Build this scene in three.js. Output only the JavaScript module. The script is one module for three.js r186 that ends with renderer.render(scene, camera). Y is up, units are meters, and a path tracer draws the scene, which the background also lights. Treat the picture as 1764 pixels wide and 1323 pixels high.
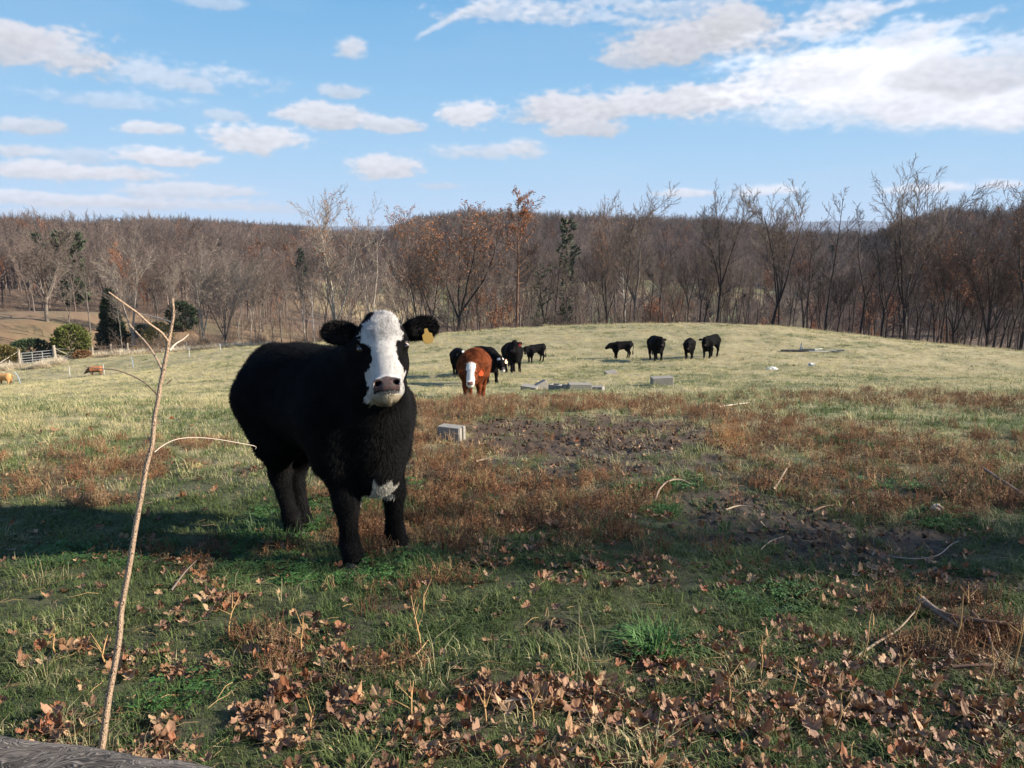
import * as THREE from 'three';
import { mergeGeometries } from 'three/addons/utils/BufferGeometryUtils.js';
import { RoundedBoxGeometry } from 'three/addons/geometries/RoundedBoxGeometry.js';
import { createNoise2D, createNoise3D } from 'simplex-noise';

// ---------------------------------------------------------------- camera, sky, sun, exposure
const EYE = 1.5, PITCH = 10.31 * Math.PI / 180, FOV = 53, F = 661.5 / Math.tan(FOV * Math.PI / 360);
const scene = new THREE.Scene();
const camera = new THREE.PerspectiveCamera(FOV, 4 / 3, 0.05, 30000);
camera.position.set(0, EYE, 0);
camera.rotation.set(-PITCH, 0, 0);
const renderer = new THREE.WebGLRenderer({ antialias: true });
renderer.toneMapping = THREE.LinearToneMapping;
renderer.toneMappingExposure = 2.2;
renderer.shadowMap.enabled = true;
const SUN_EL = 25 * Math.PI / 180, SUN_AZ = 96 * Math.PI / 180;          // azimuth measured from the view direction to the right
const sunDir = new THREE.Vector3(Math.sin(SUN_AZ) * Math.cos(SUN_EL), Math.sin(SUN_EL), -Math.cos(SUN_AZ) * Math.cos(SUN_EL));
const sun = new THREE.DirectionalLight(new THREE.Color(1.0, 0.9, 0.76), 5.0);
sun.position.copy(sunDir).multiplyScalar(120); sun.castShadow = true;
sun.shadow.camera.left = -90; sun.shadow.camera.right = 90; sun.shadow.camera.top = 60; sun.shadow.camera.bottom = -60; sun.shadow.camera.far = 400;
sun.shadow.mapSize.set(4096, 4096);
scene.add(sun); scene.add(sun.target);
const SKY_GAIN = 0.445;
scene.fog = new THREE.FogExp2(new THREE.Color(0.62, 0.74, 0.95), 0.00006);

// ---------------------------------------------------------------- helpers
function mulberry(a) { return () => { a |= 0; a = a + 0x6D2B79F5 | 0; let t = Math.imul(a ^ a >>> 15, 1 | a); t = t + Math.imul(t ^ t >>> 7, 61 | t) ^ t; return ((t ^ t >>> 14) >>> 0) / 4294967296; }; }
const n2 = createNoise2D(mulberry(11)), n2b = createNoise2D(mulberry(12)), n3 = createNoise3D(mulberry(13));
const clamp = (x, a = 0, b = 1) => Math.min(b, Math.max(a, x)), lerp = (a, b, t) => a + (b - a) * t;
const sstep = (a, b, x) => { const t = clamp((x - a) / (b - a)); return t * t * (3 - 2 * t); };
const fbm = (x, y, o = 4) => { let s = 0, a = 0.5; for (let i = 0; i < o; i++) { s += a * n2(x, y); x = x * 2.03 + 17.1; y = y * 2.03 - 9.3; a *= 0.5; } return s; };
const V = (x, y, z) => new THREE.Vector3(x, y, z);
const RAD = Math.PI / 180;
const srgb = (c) => c <= 0.04045 ? c / 12.92 : ((c + 0.055) / 1.055) ** 2.4;
const lin = (r, g, b) => [srgb(r / 255), srgb(g / 255), srgb(b / 255)];
const used = new Map();
function numbered(n) { const k = used.get(n) ?? 0; used.set(n, k + 1); return k ? n + '_' + String(k).padStart(3, '0') : n; }
function tag(o, label, category, group, kind) {
  if (label) o.userData.label = label;
  if (category) o.userData.category = category;
  if (group) o.userData.group = group;
  if (kind) o.userData.kind = kind;
  return o;
}
function thing(name, label, category, group) { const o = new THREE.Group(); o.name = numbered(name); scene.add(o); return tag(o, label, category, group); }
function mesh(name, geo, m, parent = scene) {
  const o = new THREE.Mesh(geo, m); o.name = parent === scene ? numbered(name) : name; o.castShadow = o.receiveShadow = true; parent.add(o); return o;
}
const mat = (r, g, b, rough = 0.9, more = {}) => new THREE.MeshStandardMaterial({ color: new THREE.Color().setRGB(r, g, b), roughness: rough, ...more });
const vcol = (rough = 0.9, more = {}) => new THREE.MeshStandardMaterial({ vertexColors: true, roughness: rough, ...more });

// photo pixel -> ray; angle below the horizon of a photo row on the centre line
const downAngle = (v) => Math.atan((v - 661.5) / F) + PITCH;
function ray(u, v) {
  const x = (u - 882) / F, y = -(v - 661.5) / F, c = Math.cos(PITCH), s = Math.sin(PITCH);
  return V(x, y * c - s, -c - y * s);
}
function at(u, v, D) { const d = ray(u, v); return d.multiplyScalar(D / -d.z).add(camera.position); }

// gathers tubes, strips and triangles into one geometry
class Acc {
  constructor() { this.p = []; this.n = []; this.uv = []; this.i = []; this.c = []; this.col = null; }
  vert(x, y, z, nx, ny, nz, u = 0, v = 0) { this.p.push(x, y, z); this.n.push(nx, ny, nz); this.uv.push(u, v); if (this.col) this.c.push(...this.col); return this.p.length / 3 - 1; }
  tube(pts, rad, sides = 6, closeEnd = true) {
    const t = V(0, 0, 0), a = V(0, 0, 0), b = V(0, 0, 0); let prev = null, len = 0;
    const base = this.p.length / 3;
    for (let k = 0; k < pts.length; k++) {
      t.subVectors(pts[Math.min(k + 1, pts.length - 1)], pts[Math.max(k - 1, 0)]).normalize();
      if (!prev) { a.set(Math.abs(t.y) > 0.9 ? 1 : 0, Math.abs(t.y) > 0.9 ? 0 : 1, 0); } else a.copy(prev);
      a.addScaledVector(t, -a.dot(t)).normalize(); prev = a.clone(); b.crossVectors(t, a);
      if (k) len += pts[k].distanceTo(pts[k - 1]);
      for (let s = 0; s < sides; s++) {
        const w = s / sides * Math.PI * 2, cx = Math.cos(w), sx = Math.sin(w), r = rad[k] * (this.bump ? this.bump(s / sides, len) : 1);
        const nx = a.x * cx + b.x * sx, ny = a.y * cx + b.y * sx, nz = a.z * cx + b.z * sx;
        this.vert(pts[k].x + nx * r, pts[k].y + ny * r, pts[k].z + nz * r, nx, ny, nz, s / sides, len);
      }
      if (k) for (let s = 0; s < sides; s++) {
        const s2 = (s + 1) % sides, q = base + (k - 1) * sides, w = base + k * sides;
        this.i.push(q + s, q + s2, w + s, q + s2, w + s2, w + s);
      }
    }
    if (closeEnd) { const e = pts.length - 1, w = base + e * sides, m = this.vert(pts[e].x, pts[e].y, pts[e].z, t.x, t.y, t.z); for (let s = 0; s < sides; s++) this.i.push(w + s, w + (s + 1) % sides, m); }
    return this;
  }
  geo() {
    const g = new THREE.BufferGeometry();
    g.setAttribute('position', new THREE.Float32BufferAttribute(this.p, 3)); g.setAttribute('normal', new THREE.Float32BufferAttribute(this.n, 3)); g.setAttribute('uv', new THREE.Float32BufferAttribute(this.uv, 2));
    if (this.c.length) g.setAttribute('color', new THREE.Float32BufferAttribute(this.c, 3));
    g.setIndex(this.i); return g;
  }
}
function texture(w, h, f, { srgbMap = true, repeat } = {}) {                // f(x, y) in 0..1 -> [r, g, b] or a grey, in 0..1
  const d = new Uint8Array(w * h * 4);
  for (let y = 0; y < h; y++) for (let x = 0; x < w; x++) {
    const c = f(x / w, y / h), k = (y * w + x) * 4; const q = Array.isArray(c) ? c : [c, c, c];
    for (let j = 0; j < 3; j++) d[k + j] = clamp(q[j]) * 255; d[k + 3] = 255;
  }
  const t = new THREE.DataTexture(d, w, h); t.wrapS = t.wrapT = THREE.RepeatWrapping; t.magFilter = THREE.LinearFilter; t.minFilter = THREE.LinearMipmapLinearFilter; t.generateMipmaps = true;
  if (srgbMap) t.colorSpace = THREE.SRGBColorSpace; if (repeat) t.repeat.set(repeat[0], repeat[1]); t.needsUpdate = true; return t;
}
// noise that repeats after 1 in x and y
const tile = (x, y, f, seed = 0) => { const a = x * 2 * Math.PI, b = y * 2 * Math.PI, r = f / (2 * Math.PI); return n3(Math.cos(a) * r + seed, Math.sin(a) * r + Math.cos(b) * r * 1.7, Math.sin(b) * r * 1.7 - seed); };

// ---------------------------------------------------------------- sky
{
  const W = 4096, H = 2048, data = new Float32Array(W * H * 4);
  // clouds: centre and half size in photo pixels, opacity, raggedness, brightness, tail (shear)
  const C = [
    [60, 88, 120, 34, 0.9, 0.9, 0.85], [20, 60, 60, 22, 0.8, 0.8, 0.85], [300, 133, 130, 24, 0.55, 1.3, 1.0], [190, 172, 100, 14, 0.4, 1.2, 1.0], [52, 216, 42, 14, 0.75, 0.8, 0.88],
    [258, 223, 50, 12, 0.85, 0.8, 0.95], [440, 240, 98, 26, 0.95, 0.8, 0.97], [290, 272, 80, 15, 0.95, 0.8, 0.98], [36, 262, 45, 13, 0.75, 0.8, 0.9], [140, 268, 60, 13, 0.5, 1.0, 0.88],
    [110, 297, 150, 18, 0.95, 0.7, 0.93], [330, 330, 110, 16, 0.8, 0.7, 0.9], [80, 344, 180, 13, 0.85, 0.8, 0.95], [250, 352, 190, 12, 0.75, 0.8, 0.86], [120, 366, 130, 8, 0.5, 0.8, 0.82], [395, 200, 38, 11, 0.5, 0.8, 0.9],
    [608, 86, 27, 19, 0.8, 1.0, 0.9], [592, 158, 42, 13, 0.6, 0.9, 0.9], [560, 200, 78, 24, 0.9, 0.8, 0.92], [665, 216, 62, 15, 0.85, 0.8, 0.93], [806, 198, 58, 25, 0.95, 0.8, 0.96], [664, 289, 66, 22, 0.95, 0.8, 0.92],
    [842, 262, 100, 14, 0.65, 1.0, 0.93], [905, 255, 40, 15, 0.7, 1.0, 0.93], [760, 322, 50, 7, 0.5, 0.9, 0.8], [470, 362, 50, 8, 0.5, 0.9, 0.8],
    [1200, 70, 140, 46, 0.95, 0.7, 0.80], [1265, 45, 70, 38, 0.9, 0.7, 0.82], [1100, 100, 70, 24, 0.75, 0.9, 0.80], [980, 190, 105, 30, 0.97, 0.75, 0.88], [1000, 222, 75, 20, 0.9, 0.8, 0.84], [1160, 178, 165, 30, 0.97, 0.75, 0.92], [1250, 160, 90, 26, 0.9, 0.8, 0.95],
    [1480, 140, 215, 66, 0.98, 0.55, 1.35], [1390, 120, 110, 40, 0.9, 0.7, 1.15], [1640, 180, 170, 44, 0.97, 0.5, 1.15], [1730, 195, 90, 34, 0.95, 0.5, 1.12], [1660, 130, 110, 40, 0.75, 0.8, 0.82], [1560, 70, 60, 25, 0.6, 1.2, 0.9], [1455, 22, 80, 20, 0.7, 1.4, 1.05], [1420, 54, 90, 14, 0.7, 1.3, 1.05],
    [1750, 78, 45, 26, 0.6, 1.0, 0.95], [1450, 195, 190, 24, 0.5, 1.0, 0.98], [1180, 334, 55, 8, 0.85, 0.8, 1.0], [1320, 328, 55, 11, 0.9, 0.8, 1.1], [1600, 326, 65, 9, 0.8, 0.8, 1.1], [1722, 318, 30, 9, 0.8, 0.8, 1.1],
    [880, 20, 110, 26, 0.55, 1.3, 0.98], [1040, 8, 130, 16, 0.5, 1.5, 1.0], [1180, 12, 150, 14, 0.45, 1.5, 1.0], [365, 4, 50, 10, 0.4, 1.2, 1.0],
    [775, 34, 68, 6, 0.55, 0.7, 1.0, -28], [830, 14, 60, 14, 0.45, 1.0, 1.0, -20], [1500, 20, 110, 10, 0.6, 1.5, 1.08, -6], [1350, 62, 110, 9, 0.5, 1.5, 1.05, -5], [1620, 48, 80, 9, 0.5, 1.5, 1.05, -10], [1010, 30, 90, 9, 0.45, 1.6, 1.02, 5], [1120, 40, 80, 8, 0.4, 1.6, 1.0, 8], [930, 36, 60, 8, 0.4, 1.6, 1.0, 4],
  ].map(([u, v, ru, rv, o, rag, br, ang = 0]) => { const d = ray(u, v).normalize(); return { az: Math.atan2(d.x, -d.z), el: Math.asin(d.y), ra: ru / F, re: rv / F, o, rag, br, cs: Math.cos(ang * RAD), sn: Math.sin(ang * RAD) }; });
  const stops = [[-90, 0.30, 0.33, 0.36], [-0.5, ...lin(196, 220, 246)], [2, ...lin(192, 221, 250)], [6, ...lin(172, 213, 247)], [10, ...lin(150, 201, 242)], [16, ...lin(122, 183, 232)], [30, ...lin(86, 148, 212)], [55, ...lin(62, 120, 192)], [90, ...lin(52, 106, 178)]];
  for (let j = 0; j < H; j++) {
    const el = ((j + 0.5) / H - 0.5) * Math.PI, deg = el / RAD; let s = 0; while (s < stops.length - 2 && deg > stops[s + 1][0]) s++;
    const t = clamp((deg - stops[s][0]) / (stops[s + 1][0] - stops[s][0])), base = [1, 2, 3].map((k) => lerp(stops[s][k], stops[s + 1][k], t));
    for (let i = 0; i < W; i++) {
      const th = ((i + 0.5) / W - 0.5) * 2 * Math.PI, x = Math.cos(th) * Math.cos(el), z = Math.sin(th) * Math.cos(el);
      let r = base[0], g = base[1], b = base[2];
      if (deg > -0.5) {
        const az = Math.atan2(x, -z), inside = Math.abs(az) < 0.68 && deg < 18.5;
        let cov = 0, lum = 0;
        if (Math.abs(az) < 0.95 && deg < 24) {
          const wx = fbm(az * 9, el * 22, 4), wy = fbm(az * 9 + 40, el * 22 + 7, 4), fine = fbm(az * 48, el * 110, 4);
          for (const c of C) {
            const ax = az - c.az, ay = el - c.el, dx = (ax * c.cs - ay * c.sn) / c.ra, dy = (ax * c.sn + ay * c.cs) / c.re;
            if (Math.abs(dx) > 1.7 || Math.abs(dy) > 2.2) continue;
            const qx = dx + wx * 0.5 * c.rag, qy = dy + wy * 0.6 * c.rag, low = qy < 0 ? qy * 1.25 : qy;
            const e = 1 - Math.sqrt(qx * qx + low * low) + fine * 0.34 * c.rag;
            const a = (c.rag > 0.95 || c.br > 1.08 ? sstep(-0.18, 0.62, e) : sstep(-0.09, 0.38, e)) * c.o;
            if (a <= 0) continue;
            const shade = c.br * lerp(0.77, 1.04, clamp(0.55 + dy * 0.55 + fine * 0.5 + wx * 0.25));
            lum = lerp(lum, shade, cov > 0 ? a : 1); cov = cov + a * (1 - cov);
          }
        }
        const veil = sstep(0.02, 0.5, fbm(az * 2.2 + 3, el * 9 + 1, 4) + 0.12 * fbm(az * 20, el * 70, 3)) * (inside ? 0.05 : 0.15); // thin high haze
        r = lerp(r, 0.80, veil); g = lerp(g, 0.87, veil); b = lerp(b, 0.97, veil);
        if (!inside && deg > 1) {                                            // the same broken cloud goes on all round
          const far = clamp((Math.max((Math.abs(az) - 0.68) / 0.25, (deg - 18.5) / 6)));
          const k = 1 / Math.max(0.16, Math.sin(el)), f = fbm(x * k * 0.55 + 5, z * k * 0.55 + 2, 5), a = sstep(0.16, 0.5, f) * 0.85 * far;
          if (a > 0) { lum = lerp(lum, lerp(0.92, 0.76, sstep(0.25, 0.6, f)), cov > 0 ? a : 1); cov = cov + a * (1 - cov); }
        }
        if (cov > 0) { const l = lum; r = lerp(r, 0.92 * l, cov); g = lerp(g, 0.925 * l, cov); b = lerp(b, 0.995 * l, cov); }
      }
      const k = (j * W + i) * 4; data[k] = r * SKY_GAIN; data[k + 1] = g * SKY_GAIN; data[k + 2] = b * SKY_GAIN; data[k + 3] = 1;
    }
  }
  const t = new THREE.DataTexture(data, W, H, THREE.RGBAFormat, THREE.FloatType);
  t.mapping = THREE.EquirectangularReflectionMapping; t.magFilter = THREE.LinearFilter; t.minFilter = THREE.LinearFilter; t.colorSpace = THREE.LinearSRGBColorSpace; t.needsUpdate = true;
  scene.background = t; scene.environment = t;
}

// ---------------------------------------------------------------- the lie of the land
// heights read off the photograph: [column, row, metres ahead], then [x, metres ahead, height]
const ctl = [
  [885, 643, 30], [787, 648, 30], [815, 687, 18], [920, 624, 38], [1070, 617, 41], [1130, 622, 38], [1222, 617, 39], [1750, 640, 36],
  [720, 583, 72], [900, 567, 66], [1000, 561, 63], [1180, 556, 60], [1300, 559, 58], [1400, 568, 56], [1500, 580, 55], [1600, 592, 54], [1764, 606, 52],
  [430, 606, 88], [300, 610, 87], [160, 614, 85], [65, 628, 76], [160, 648, 62], [10, 662, 58], [560, 597, 84], [75, 552, 110], [20, 529, 140], [120, 530, 140], [330, 562, 125], [420, 577, 120],
].map(([u, v, D]) => { const p = at(u, v, D); return [p.x, D, p.y]; }).concat(
  [-8, -3, 0, 3, 8].flatMap((x) => [2, 6, 11].map((D) => [x, D, -0.09 * D])), [[0, -4, 0.36], [-20, -10, 0.5], [20, -10, 0.9], [14, 18, -2.0], [-12, 18, -2.3],
    [3, 78, -8.6], [14, 76, -8.4], [28, 74, -9], [40, 70, -9.6], [-12, 92, -13.2], [0, 105, -15], [20, 105, -14.6], [40, 100, -14.6], [60, 80, -11], [-8, 140, -20], [30, 140, -20], [70, 130, -18], [-60, 97, -13.3], [-40, 101, -13.9], [-24, 104, -14.6], [-90, 60, -8], [-95, 100, -10], [-110, 150, -8.5], [-60, 150, -11.5], [50, 40, -4.2], [60, 20, -1.5], [-50, 20, -4]]);
const tps = (() => {
  const n = ctl.length, m = n + 3, A = Array.from({ length: m }, () => new Float64Array(m + 1)), U = (r2) => r2 > 1e-9 ? 0.5 * r2 * Math.log(r2) : 0, S = 1 / 60;
  const P = ctl.map(([x, d, y]) => [x * S, d * S, y]);
  for (let i = 0; i < n; i++) {
    for (let j = 0; j < n; j++) A[i][j] = U((P[i][0] - P[j][0]) ** 2 + (P[i][1] - P[j][1]) ** 2) + (i === j ? 0.0006 : 0);
    [1, P[i][0], P[i][1]].forEach((q, k) => { A[i][n + k] = q; A[n + k][i] = q; }); A[i][m] = P[i][2];
  }
  for (let c = 0; c < m; c++) {
    let b = c; for (let r = c + 1; r < m; r++) if (Math.abs(A[r][c]) > Math.abs(A[b][c])) b = r;
    [A[c], A[b]] = [A[b], A[c]];
    for (let r = 0; r < m; r++) if (r !== c && A[r][c]) { const f = A[r][c] / A[c][c]; for (let k = c; k <= m; k++) A[r][k] -= f * A[c][k]; }
  }
  const w = A.map((row, i) => row[m] / row[i]);
  return (x, d) => { x *= S; d *= S; let s = w[n] + w[n + 1] * x + w[n + 2] * d; for (let i = 0; i < n; i++) s += w[i] * U((x - P[i][0]) ** 2 + (d - P[i][1]) ** 2); return s; };
})();
// the wooded skyline: [column, row of the tree tops, metres to the ridge]
const skyline = [[-900, 370, 800], [0, 379, 820], [160, 380, 820], [320, 376, 820], [480, 379, 820], [600, 389, 800], [670, 386, 720], [730, 366, 620], [800, 357, 600], [900, 355, 600], [960, 362, 600], [1050, 366, 620], [1200, 370, 640], [1290, 380, 640], [1340, 396, 640], [1480, 398, 620], [1540, 372, 560], [1600, 358, 520], [1700, 360, 500], [1764, 352, 500], [2700, 350, 500]]
  .map(([u, v, R]) => ({ az: Math.atan2(u - 882, F * 0.985), R, y: EYE - Math.tan(downAngle(v)) * R - (u < 700 ? 24 : 21) }));
function ridge(az) {
  let k = 0; while (k < skyline.length - 2 && az > skyline[k + 1].az) k++;
  const a = skyline[k], b = skyline[k + 1], t = sstep(0, 1, clamp((az - a.az) / (b.az - a.az)));
  return [lerp(a.R, b.R, t), lerp(a.y, b.y, t)];
}
function farH(x, z) {
  const r = Math.hypot(x, z), az = Math.atan2(x, -z), front = sstep(2.2, 1.2, Math.abs(az)); const [R, hy] = ridge(clamp(az, -0.95, 0.95));
  const left = sstep(-0.08, -0.42, az), floor = lerp(-25, -13, left) + 2.5 * n2(x / 120, z / 120);
  let h = floor + (hy - floor) * sstep(lerp(330, 190, left), R, r);
  h -= sstep(R * 1.05, R * 2.2, r) * (hy + 20); h += sstep(40, 200, r) * 4 * n2b(x / 210, z / 210) * (1 - sstep(R * 0.8, R, r));
  return lerp(4 + 3 * n2(x / 90, z / 90), h, front);
}
function smoothH(x, z) {
  const r = Math.hypot(x, z), k = sstep(135, 240, r);
  if (k >= 1) return farH(x, z);
  const near = z > 12 ? 0.4 + 0.09 * 10 : clamp(tps(clamp(x, -130, 110), clamp(-z, -12, 190)), -26, 12);
  return lerp(near, farH(x, z), k);
}
// patches on the pasture, given where they lie in the photograph and then kept in metres
function spot(u, v) { const d = ray(u, v); let t0 = 0.5, t1 = 0.5; for (; t1 < 400; t1 *= 1.03) { if (EYE + d.y * t1 < smoothH(d.x * t1, d.z * t1)) break; t0 = t1; } for (let i = 0; i < 24; i++) { const m = (t0 + t1) / 2; if (EYE + d.y * m < smoothH(d.x * m, d.z * m)) t1 = m; else t0 = m; } return V(d.x * t1, smoothH(d.x * t1, d.z * t1), d.z * t1); }
const patch = ([u, v, ru, rv, w = 1]) => { const c = spot(u, v), e = spot(u + ru, v), a = spot(u, v - rv), b = spot(u, v + rv); return { x: c.x, z: c.z, rx: Math.abs(e.x - c.x), rz: Math.max(0.12, Math.abs(a.z - b.z) / 2), w }; };
const PATCH = {
  soil: [[1010, 757, 215, 40], [1100, 738, 130, 26, 0.9], [880, 735, 70, 14, 0.6], [1290, 880, 130, 40], [1480, 925, 190, 36], [1250, 930, 70, 24, 0.8], [1390, 965, 90, 18, 0.8], [950, 1090, 50, 14, 0.8], [700, 1060, 50, 10, 0.7], [270, 1250, 40, 12, 0.8], [1680, 1000, 80, 20, 0.7], [430, 815, 25, 8, 0.9]].map(patch),
  weed: [[960, 702, 250, 18, 0.9], [780, 740, 90, 50], [790, 820, 170, 60], [1000, 835, 230, 36], [1290, 740, 100, 40], [1530, 770, 260, 36, 0.8], [1400, 690, 120, 9, 0.6], [1650, 690, 130, 14, 0.7], [900, 900, 230, 36, 0.9], [120, 815, 170, 42], [330, 760, 60, 10, 0.6], [1500, 860, 220, 36, 0.8], [1690, 830, 120, 60, 0.9], [1660, 1060, 130, 60, 0.95], [1080, 940, 120, 26, 0.8], [1400, 930, 60, 30, 0.8], [560, 1100, 120, 40, 0.35], [1300, 820, 80, 20, 0.9], [340, 950, 120, 14, 0.5]].map(patch),
  lush: [[1170, 855, 70, 30], [1100, 840, 40, 16, 0.8], [1230, 925, 40, 26, 0.9], [850, 765, 22, 10], [1230, 760, 30, 14, 0.8], [1640, 890, 60, 18], [1520, 840, 60, 16, 0.8], [1120, 1115, 60, 30, 0.9], [200, 960, 200, 22, 0.6], [560, 985, 160, 30, 0.5], [1350, 1040, 110, 30, 0.7], [480, 905, 90, 30, 0.6], [1450, 770, 60, 12, 0.7], [700, 860, 160, 16, 0.4], [340, 1190, 60, 30, 0.6]].map(patch),
  litter: [[560, 1150, 110, 60, 0.9], [540, 1230, 120, 46, 0.8], [350, 1040, 90, 26, 0.6], [300, 1140, 150, 34, 0.6], [110, 1120, 60, 20, 0.5], [120, 1250, 60, 22, 0.8], [1000, 1210, 170, 44, 1], [1300, 1230, 230, 70, 1], [1600, 1240, 230, 90, 1], [1450, 1130, 190, 50, 0.9], [1240, 1150, 150, 36, 0.8], [700, 1260, 130, 50, 0.8], [840, 960, 160, 22, 0.6], [290, 975, 90, 14, 0.6], [1560, 1010, 200, 40, 0.5], [1000, 900, 150, 30, 0.4], [900, 1300, 200, 30, 0.8], [1060, 1000, 140, 30, 0.5], [620, 1330, 180, 40, 0.8], [1150, 1330, 260, 45, 1], [1560, 1330, 260, 50, 1], [200, 1310, 140, 40, 0.7], [1750, 1180, 90, 60, 0.9]].map(patch),
};
const inPatch = (list, x, z, rag = 0.4) => { let m = 0; for (const p of list) { const dx = (x - p.x) / p.rx, dz = (z - p.z) / p.rz, q = dx * dx + dz * dz; if (q < 2.6) m = Math.max(m, p.w * sstep(1.35, 0.5, Math.sqrt(q) + rag * n2(x * 1.5 + p.x, z * 1.5) + rag * 0.7 * n2b(x * 0.5 + p.z, z * 0.7))); } return m; };
function cover(x, z) {
  const D = Math.hypot(x, z), fineN = fbm(x * 1.3, z * 1.3, 3), wide = fbm(x * 0.16 + 8, z * 0.22, 3);
  const soil = D < 16 ? sstep(0.12, 0.55, inPatch(PATCH.soil, x, z, 0.28)) : 0, weed = D < 34 ? inPatch(PATCH.weed, x, z, 0.75) * (1 - soil * 0.9) : 0, lush = D < 16 ? inPatch(PATCH.lush, x, z) * (1 - soil * 0.5) : 0;
  const litter = D < 12 ? inPatch(PATCH.litter, x, z) : 0;
  const straw = clamp(sstep(5.0, 10, D) * 0.58 + 0.28 * sstep(14, 45, D) + (fineN * 0.5 + wide * 0.75) * lerp(0.55, 1, sstep(4, 8, D))) * (1 - lush);
  return { soil, weed, lush, litter, straw, D };
}
const onPasture = (x, z) => {                                               // inside the fences, on this side of the crest
  const D = -z; const edge = x < -10 ? lerp(87, 78, clamp((-x - 10) / 45)) - (x < -50 ? (-x - 50) * 0.55 : 0) : lerp(84, 57, clamp((x + 10) / 22)) - Math.max(0, x - 14) * 0.15;
  return D < edge;
};
const H0 = smoothH;
function groundH(x, z) {                                                     // with the small hummocks and, close by, clods of the bare soil
  const D = Math.hypot(x, z); let h = H0(x, z);
  if (D < 130) h += (0.035 * fbm(x * 0.7, z * 0.7, 3) + 0.05 * n2b(x * 0.23, z * 0.23)) * sstep(0.5, 4, D) * sstep(130, 60, D);
  return h;
}
const strawG = [0.40, 0.335, 0.178], greenG = [0.085, 0.115, 0.032], lushG = [0.035, 0.080, 0.014], soilG = [0.078, 0.045, 0.024], weedG = [0.16, 0.080, 0.036], leafG = [0.125, 0.074, 0.040];
const mix3 = (a, b, t) => [lerp(a[0], b[0], t), lerp(a[1], b[1], t), lerp(a[2], b[2], t)];
function groundColor(x, z) {
  const D = Math.hypot(x, z); let c;
  if (D < 100 && onPasture(x, z)) {
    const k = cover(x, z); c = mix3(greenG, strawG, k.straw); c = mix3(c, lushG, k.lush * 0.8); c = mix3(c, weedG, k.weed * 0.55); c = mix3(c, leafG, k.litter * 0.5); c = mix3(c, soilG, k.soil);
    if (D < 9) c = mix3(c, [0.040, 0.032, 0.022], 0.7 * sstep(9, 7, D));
  } else {
    const az = Math.atan2(x, -z), f = fbm(x * 0.05, z * 0.05, 4);
    c = mix3(leafG, [0.17, 0.105, 0.06], clamp(0.5 + f));                   // leaf-covered woodland floor
    const meadow = D > 250 && D < 430 ? sstep(250, 280, D) * sstep(430, 400, D) * sstep(-0.30, -0.2, az) * sstep(0.42, 0.3, az) : 0;
    c = mix3(c, mix3([0.34, 0.26, 0.13], [0.14, 0.16, 0.06], clamp(0.4 + 2 * n2(x / 60, z / 90))), meadow);
    const bank = sstep(-25, -45, x) * sstep(90, 100, -z) * sstep(150, 135, -z);       // the grazed bank beyond the gate
    c = mix3(c, mix3([0.27, 0.17, 0.09], [0.17, 0.16, 0.07], clamp(0.2 + fbm(x * 0.12, z * 0.2, 3))), bank * 0.8);
  }
  const q = 1 + 0.22 * fbm(x * 2.1, z * 2.1, 3) + 0.12 * n2(x * 9, z * 9);
  return [c[0] * q, c[1] * q, c[2] * q];
}
{
  const az = []; for (let a = -180; a < -42; a += 6) az.push(a); for (let a = -42; a <= 42; a += 0.28) az.push(a); for (let a = 48; a <= 180.01; a += 6) az.push(Math.min(a, 180));
  const rr = [0]; for (let r = 0.35; r < 130; r *= 1.0135) rr.push(r); for (let r = 130; r < 14000; r *= 1.055) rr.push(r);
  const p = [], c = [], uv = [], idx = [], nA = az.length;
  for (const r of rr) for (const a of az) {
    const x = Math.sin(a * RAD) * r, z = -Math.cos(a * RAD) * r; let y = groundH(x, z);
    const D = r; if (D < 16 && D > 1) { const k = inPatch(PATCH.soil, x, z); if (k > 0.02) y += k * (0.035 * fbm(x * 5, z * 5, 3) + 0.022 * n2(x * 17, z * 17) - 0.02); }
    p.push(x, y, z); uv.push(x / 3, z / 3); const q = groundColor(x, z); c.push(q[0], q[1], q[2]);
  }
  for (let i = 0; i + 1 < rr.length; i++) for (let j = 0; j + 1 < nA; j++) { const a = i * nA + j, b = a + nA; idx.push(a, a + 1, b, a + 1, b + 1, b); }
  const g = new THREE.BufferGeometry(); g.setAttribute('position', new THREE.Float32BufferAttribute(p, 3)); g.setAttribute('color', new THREE.Float32BufferAttribute(c, 3)); g.setAttribute('uv', new THREE.Float32BufferAttribute(uv, 2)); g.setIndex(idx); g.computeVertexNormals();
  const detail = (x, y) => 0.86 + 0.10 * tile(x, y, 14) + 0.12 * tile(x, y, 40, 3) + 0.14 * tile(x, y, 110, 7);
  const bumpT = texture(1024, 1024, (x, y) => 0.5 + 0.2 * tile(x, y, 30, 5) + 0.18 * tile(x, y, 80, 9) + 0.16 * tile(x, y, 220, 2), { srgbMap: false });
  const m = new THREE.MeshStandardMaterial({ vertexColors: true, roughness: 1, map: texture(1024, 1024, detail, { srgbMap: false }), bumpMap: bumpT, bumpScale: 0.007 });
  var ground = mesh('ground', g, m); tag(ground, 'sloping autumn pasture with bare soil running down to the woods', null, null, 'structure');
}
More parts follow.
